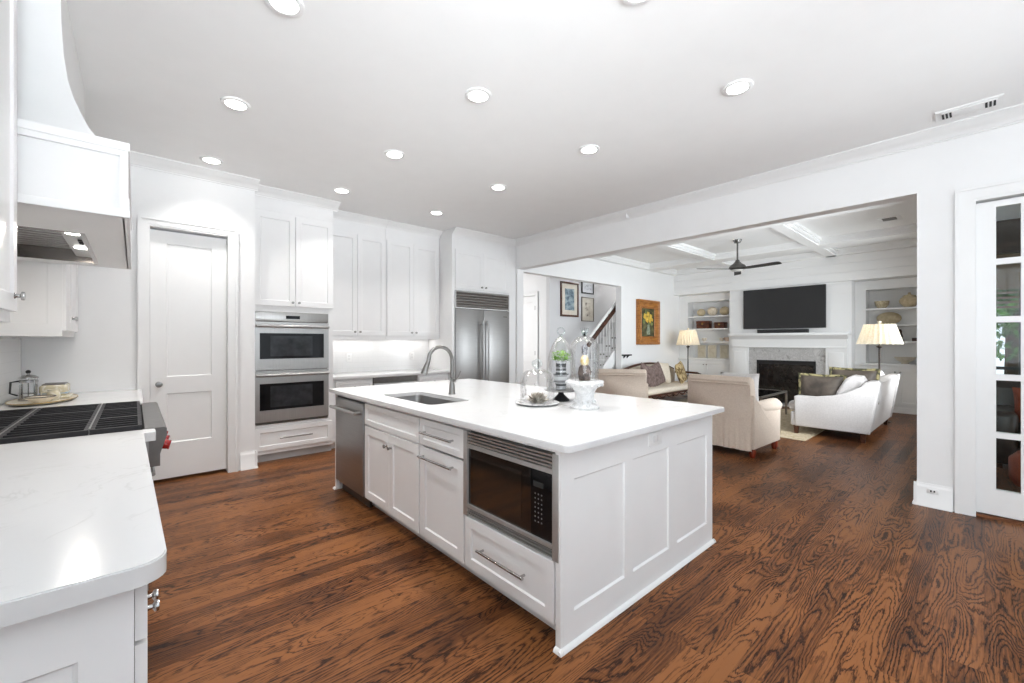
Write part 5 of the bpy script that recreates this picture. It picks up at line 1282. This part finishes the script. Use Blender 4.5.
# staircase beyond the opening
t = thing('staircase', 'white staircase with brown handrail and slim balusters rising in the hall', 'staircase', (8.6, 6.05, 0))
run, rise = .225, .187; sx0 = 7.30
mb = MB(); mbt = MB()
for k in range(14):
    xa = sx0+k*run; z = (k+1)*rise
    mb.box(xa, 5.70, 0, xa+run, 6.49, z-.03)
    mbt.box(xa-.025, 5.685, z-.03, xa+run, 6.49, z, .004)
st = mb.build('risers', TRIM, t); mbt.build('treads', TRIM, t)
zr = lambda x: 1.455+(x-7.53)*.832
mb = MB(); P = [(7.33, 5.74, zr(7.33)), (8.45, 5.74, zr(8.45)), (10.2, 5.74, zr(10.2))]
mb.prism([(7.33, zr(7.33)-.07), (10.2, zr(10.2)-.07), (10.2, zr(10.2)+.03), (7.33, zr(7.33)+.03)], 'y', 5.705, 5.775, .012, 2)
for k in range(12):
    x = 7.40+k*.2335; mb.box(x-.03, 5.712, zr(x)+.025, x+.03, 5.768, zr(x)+.065, .006)
mb.build('handrail', WALNUT, t)
mb = MB(); mb.prism([(7.33, zr(7.33)+.066), (10.2, zr(10.2)+.066), (10.2, zr(10.2)+.15), (7.33, zr(7.33)+.15)], 'y', 5.725, 5.755, .006, 2); mb.build('white_cap_board', TRIM, t)
mb = MB(); mb.prism([(7.33, zr(7.33)-1.18), (10.2, zr(10.2)-1.18), (10.2, zr(10.2)-.86), (7.33, zr(7.33)-.86)], 'y', 5.66, 5.685); mb.build('stringer', TRIM, t)
for k in range(20):
    x = sx0+.05+k*run/2; zt_ = zr(x)-.05; zb_ = (int((x-sx0)/run)+1)*rise
    mb = MB(); mb.tube([(x, 5.74, zb_), (x, 5.74, zt_)], .009, 6); b_ = mb.build('baluster', TRIM, t)
    mb = MB()
    for z in (zb_+.04, zb_+.28, zb_+.52): mb.lathe([(.009, -.016), (.019, -.006), (.019, .006), (.009, .016)], (x, 5.74, z), 8)
    mb.build('collar', DKSTEEL, b_)
mb = MB(); mb.box(7.20, 5.69, 0, 7.29, 5.78, 1.22, .006); mb.box(7.185, 5.675, 1.22, 7.305, 5.795, 1.25, .006); mb.build('newel_post', TRIM, t)
# small dark wall shelf on the living room wall
t = thing('wall_shelf', 'short black ledge on the white wall right of the staircase opening', 'shelf', (8.37, 5.478, 1.0))
mb = MB(); mb.box(8.225, 5.40, 1.045, 8.53, 5.479, 1.075, .006); mb.build('board', BLACK, t)
mb = MB(); mb.prism([(5.479, .985), (5.479, 1.045), (5.42, 1.045)], 'x', 8.30, 8.32); mb.prism([(5.479, .985), (5.479, 1.045), (5.42, 1.045)], 'x', 8.43, 8.45); mb.build('bracket', BLACK, t)

# kitchen right wall: outlet on the baseboard
t = thing('wall_outlet', 'small outlet with dark sockets low on the baseboard beside the porch door', 'outlet', (4.9, .28, .115))
MB().box(4.8985, .25, .115, 4.9045, .32, .155, .001).build('plate', TRIM, t)
mb = MB()
for y in (.27, .29): mb.box(4.8975, y, .128, 4.899, y+.010, .143)
mb.build('socket', DARK, t)

# ================================================================== PORCH BEYOND THE GLASS DOOR
struct('floor_porch', MB().box(5.07, -4.2, -.14, 8.6, .20, -.02), mat2('porch_floor_stain', lin(46, 36, 30), lin(70, 56, 46), .5, 6, (1, 8, 1)))
struct('ceiling_porch', MB().box(5.07, -4.2, 2.95, 8.75, .20, 3.1), CEIL)
mb = MB(); mb.box(8.45, -4.2, 2.52, 8.60, .20, 2.95); struct('trim_12', mb, BEAMW)
mb = MB()
for y in (-4.1, -3.0, -1.9, -1.0, -.33, .14): mb.box(8.47, y-.035, -.02, 8.55, y+.035, 2.52)
for z in (.35, 1.02, 1.66): mb.box(8.485, -4.2, z-.02, 8.535, .20, z+.02)
struct('trim_13', mb, mat('dark_window_frame', (.022, .024, .026), .4))
t = thing('bamboo_blind', 'woven bamboo blind rolled part way down the porch window', 'blind', (8.42, -2.0, 1.9))
mb = MB(); mb.box(8.405, -4.15, 2.04, 8.415, .17, 2.40); mb.box(8.40, -4.15, 2.36, 8.44, .17, 2.50, .006); mb.build('woven_panel', BAMBOO, t)
mb = MB()
for i in range(4): mb.box(8.405, -4.15, 1.80+i*.062, 8.42, .17, 1.83+i*.062)
mb.build('lower_slats', BAMBOO, t)
# dark leather porch sofa facing the door with an orange ottoman before it
t = thing('porch_sofa', 'dark brown leather sofa on the porch seen through the glass door', 'sofa', (7.5, -.55, -.02))
mb = MB(); mb.prism([(7.30, .08), (7.85, .08), (7.95, .75), (7.90, .88), (7.80, .90), (7.70, .82), (7.64, .45), (7.30, .40)], 'y', -2.2, -.02, .03, 3); mb.build('backrest', LEATHER, t)
for y0, y1 in ((-2.2, -2.0), (-.24, -.02)):
    mb = MB(); mb.box(6.95, y0-.004, .05, 7.72, y1+.004, .62, .07, 4); mb.build('arm', LEATHER, t)
for y0, y1 in ((-2.0, -1.125), (-1.12, -.245)):
    mb = MB(); rbox(mb, 6.93, y0, .22, 7.62, y1, .47, .05); mb.build('seat_cushion', LEATHER, t)
mb = MB(); mb.box(6.98, -2.19, .05, 7.5, -.03, .24, .01); mb.build('frame', LEATHER, t)
for x in (7.02, 7.8):
    for y in (-2.12, -.1): MB().box(x-.03, y-.03, -.02, x+.03, y+.03, .085).build('leg', WALNUT, t)
o = pillow('throw_pillow', 'rust orange pillow on the dark leather porch sofa', ORANGE, (7.22, -.42, .475), .42, .40, .14, (radians(-10), 0, radians(80)))
t = thing('ottoman', 'round rust orange leather ottoman low behind the glass door', 'ottoman', (6.15, -.35, -.02))
MB().lathe([(0, .06), (.24, .06), (.27, .12), (.27, .30), (.22, .36), (0, .37)], (6.15, -.42, -.02), 28).build('cushion', ORANGE, t)
for k in range(4):
    a = pi/4+k*pi/2; MB().lathe([(0, 0), (.018, 0), (.022, .07), (0, .07)], (6.15+.19*cos(a), -.42+.19*sin(a), -.02), 10).build('leg', WALNUT, t)
# garden
struct('ground', MB().box(8.6, -14, -.6, 30, 16, -.3), mat2('lawn_ground', lin(70, 96, 44), lin(110, 140, 72), .9, 3))
def tree(label, x, y, h, r, seed):
    t = thing('garden_tree', label, 'tree', (x, y, -.3), 'garden trees beyond the porch')
    rn = random.Random(seed)
    mb = MB(); mb.tube([(x, y, -.35), (x+.1, y, h*.3), (x-.05, y+.1, h*.65)], [.16, .12, .05], 8)
    for k in range(5):
        a = k*1.3; mb.tube([(x, y, h*.35+k*.2), (x+r*.6*cos(a), y+r*.6*sin(a), h*.55+k*.3)], [.06, .02], 6)
    mb.build('trunk', BARK, t)
    mb = MB()
    for i in range(5200 if seed == 11 else 1800):
        u = rn.gauss(0, .42); v = rn.gauss(0, .42); w = rn.gauss(0, .40)
        u, v, w = (max(-.95, min(.95, q)) for q in (u, v, w)); p = Vector((x+u*r, y+v*r, h*.62+w*h*.42)); s = rn.uniform(.05, .11) if seed == 11 else rn.uniform(.10, .2)
        d = Vector((rn.gauss(0, 1), rn.gauss(0, 1), rn.gauss(0, 1))).normalized(); e = d.orthogonal().normalized()
        A = mb.v(p-d*s); B = mb.v(p+e*s*.5); C_ = mb.v(p+d*s); D = mb.v(p-e*s*.5); mb.bm.faces.new((A, B, C_, D))
    mb.build('crown', TREEL, t, smooth=0)
for i, (x, y, h, r, lab) in enumerate(((13.1, -.40, 4.8, 1.3, 'leafy green garden tree straight behind the porch window'), (18.2, -4.2, 5.5, 1.9, 'taller green garden tree farther right behind the porch'),
                                       (19.0, 3.2, 5.2, 1.9, 'green garden tree farther left behind the porch wall'), (12.0, -4.6, 3.8, 1.4, 'low bushy garden tree right of the porch window post'))):
    tree(lab, x, y, h, r, i+11)
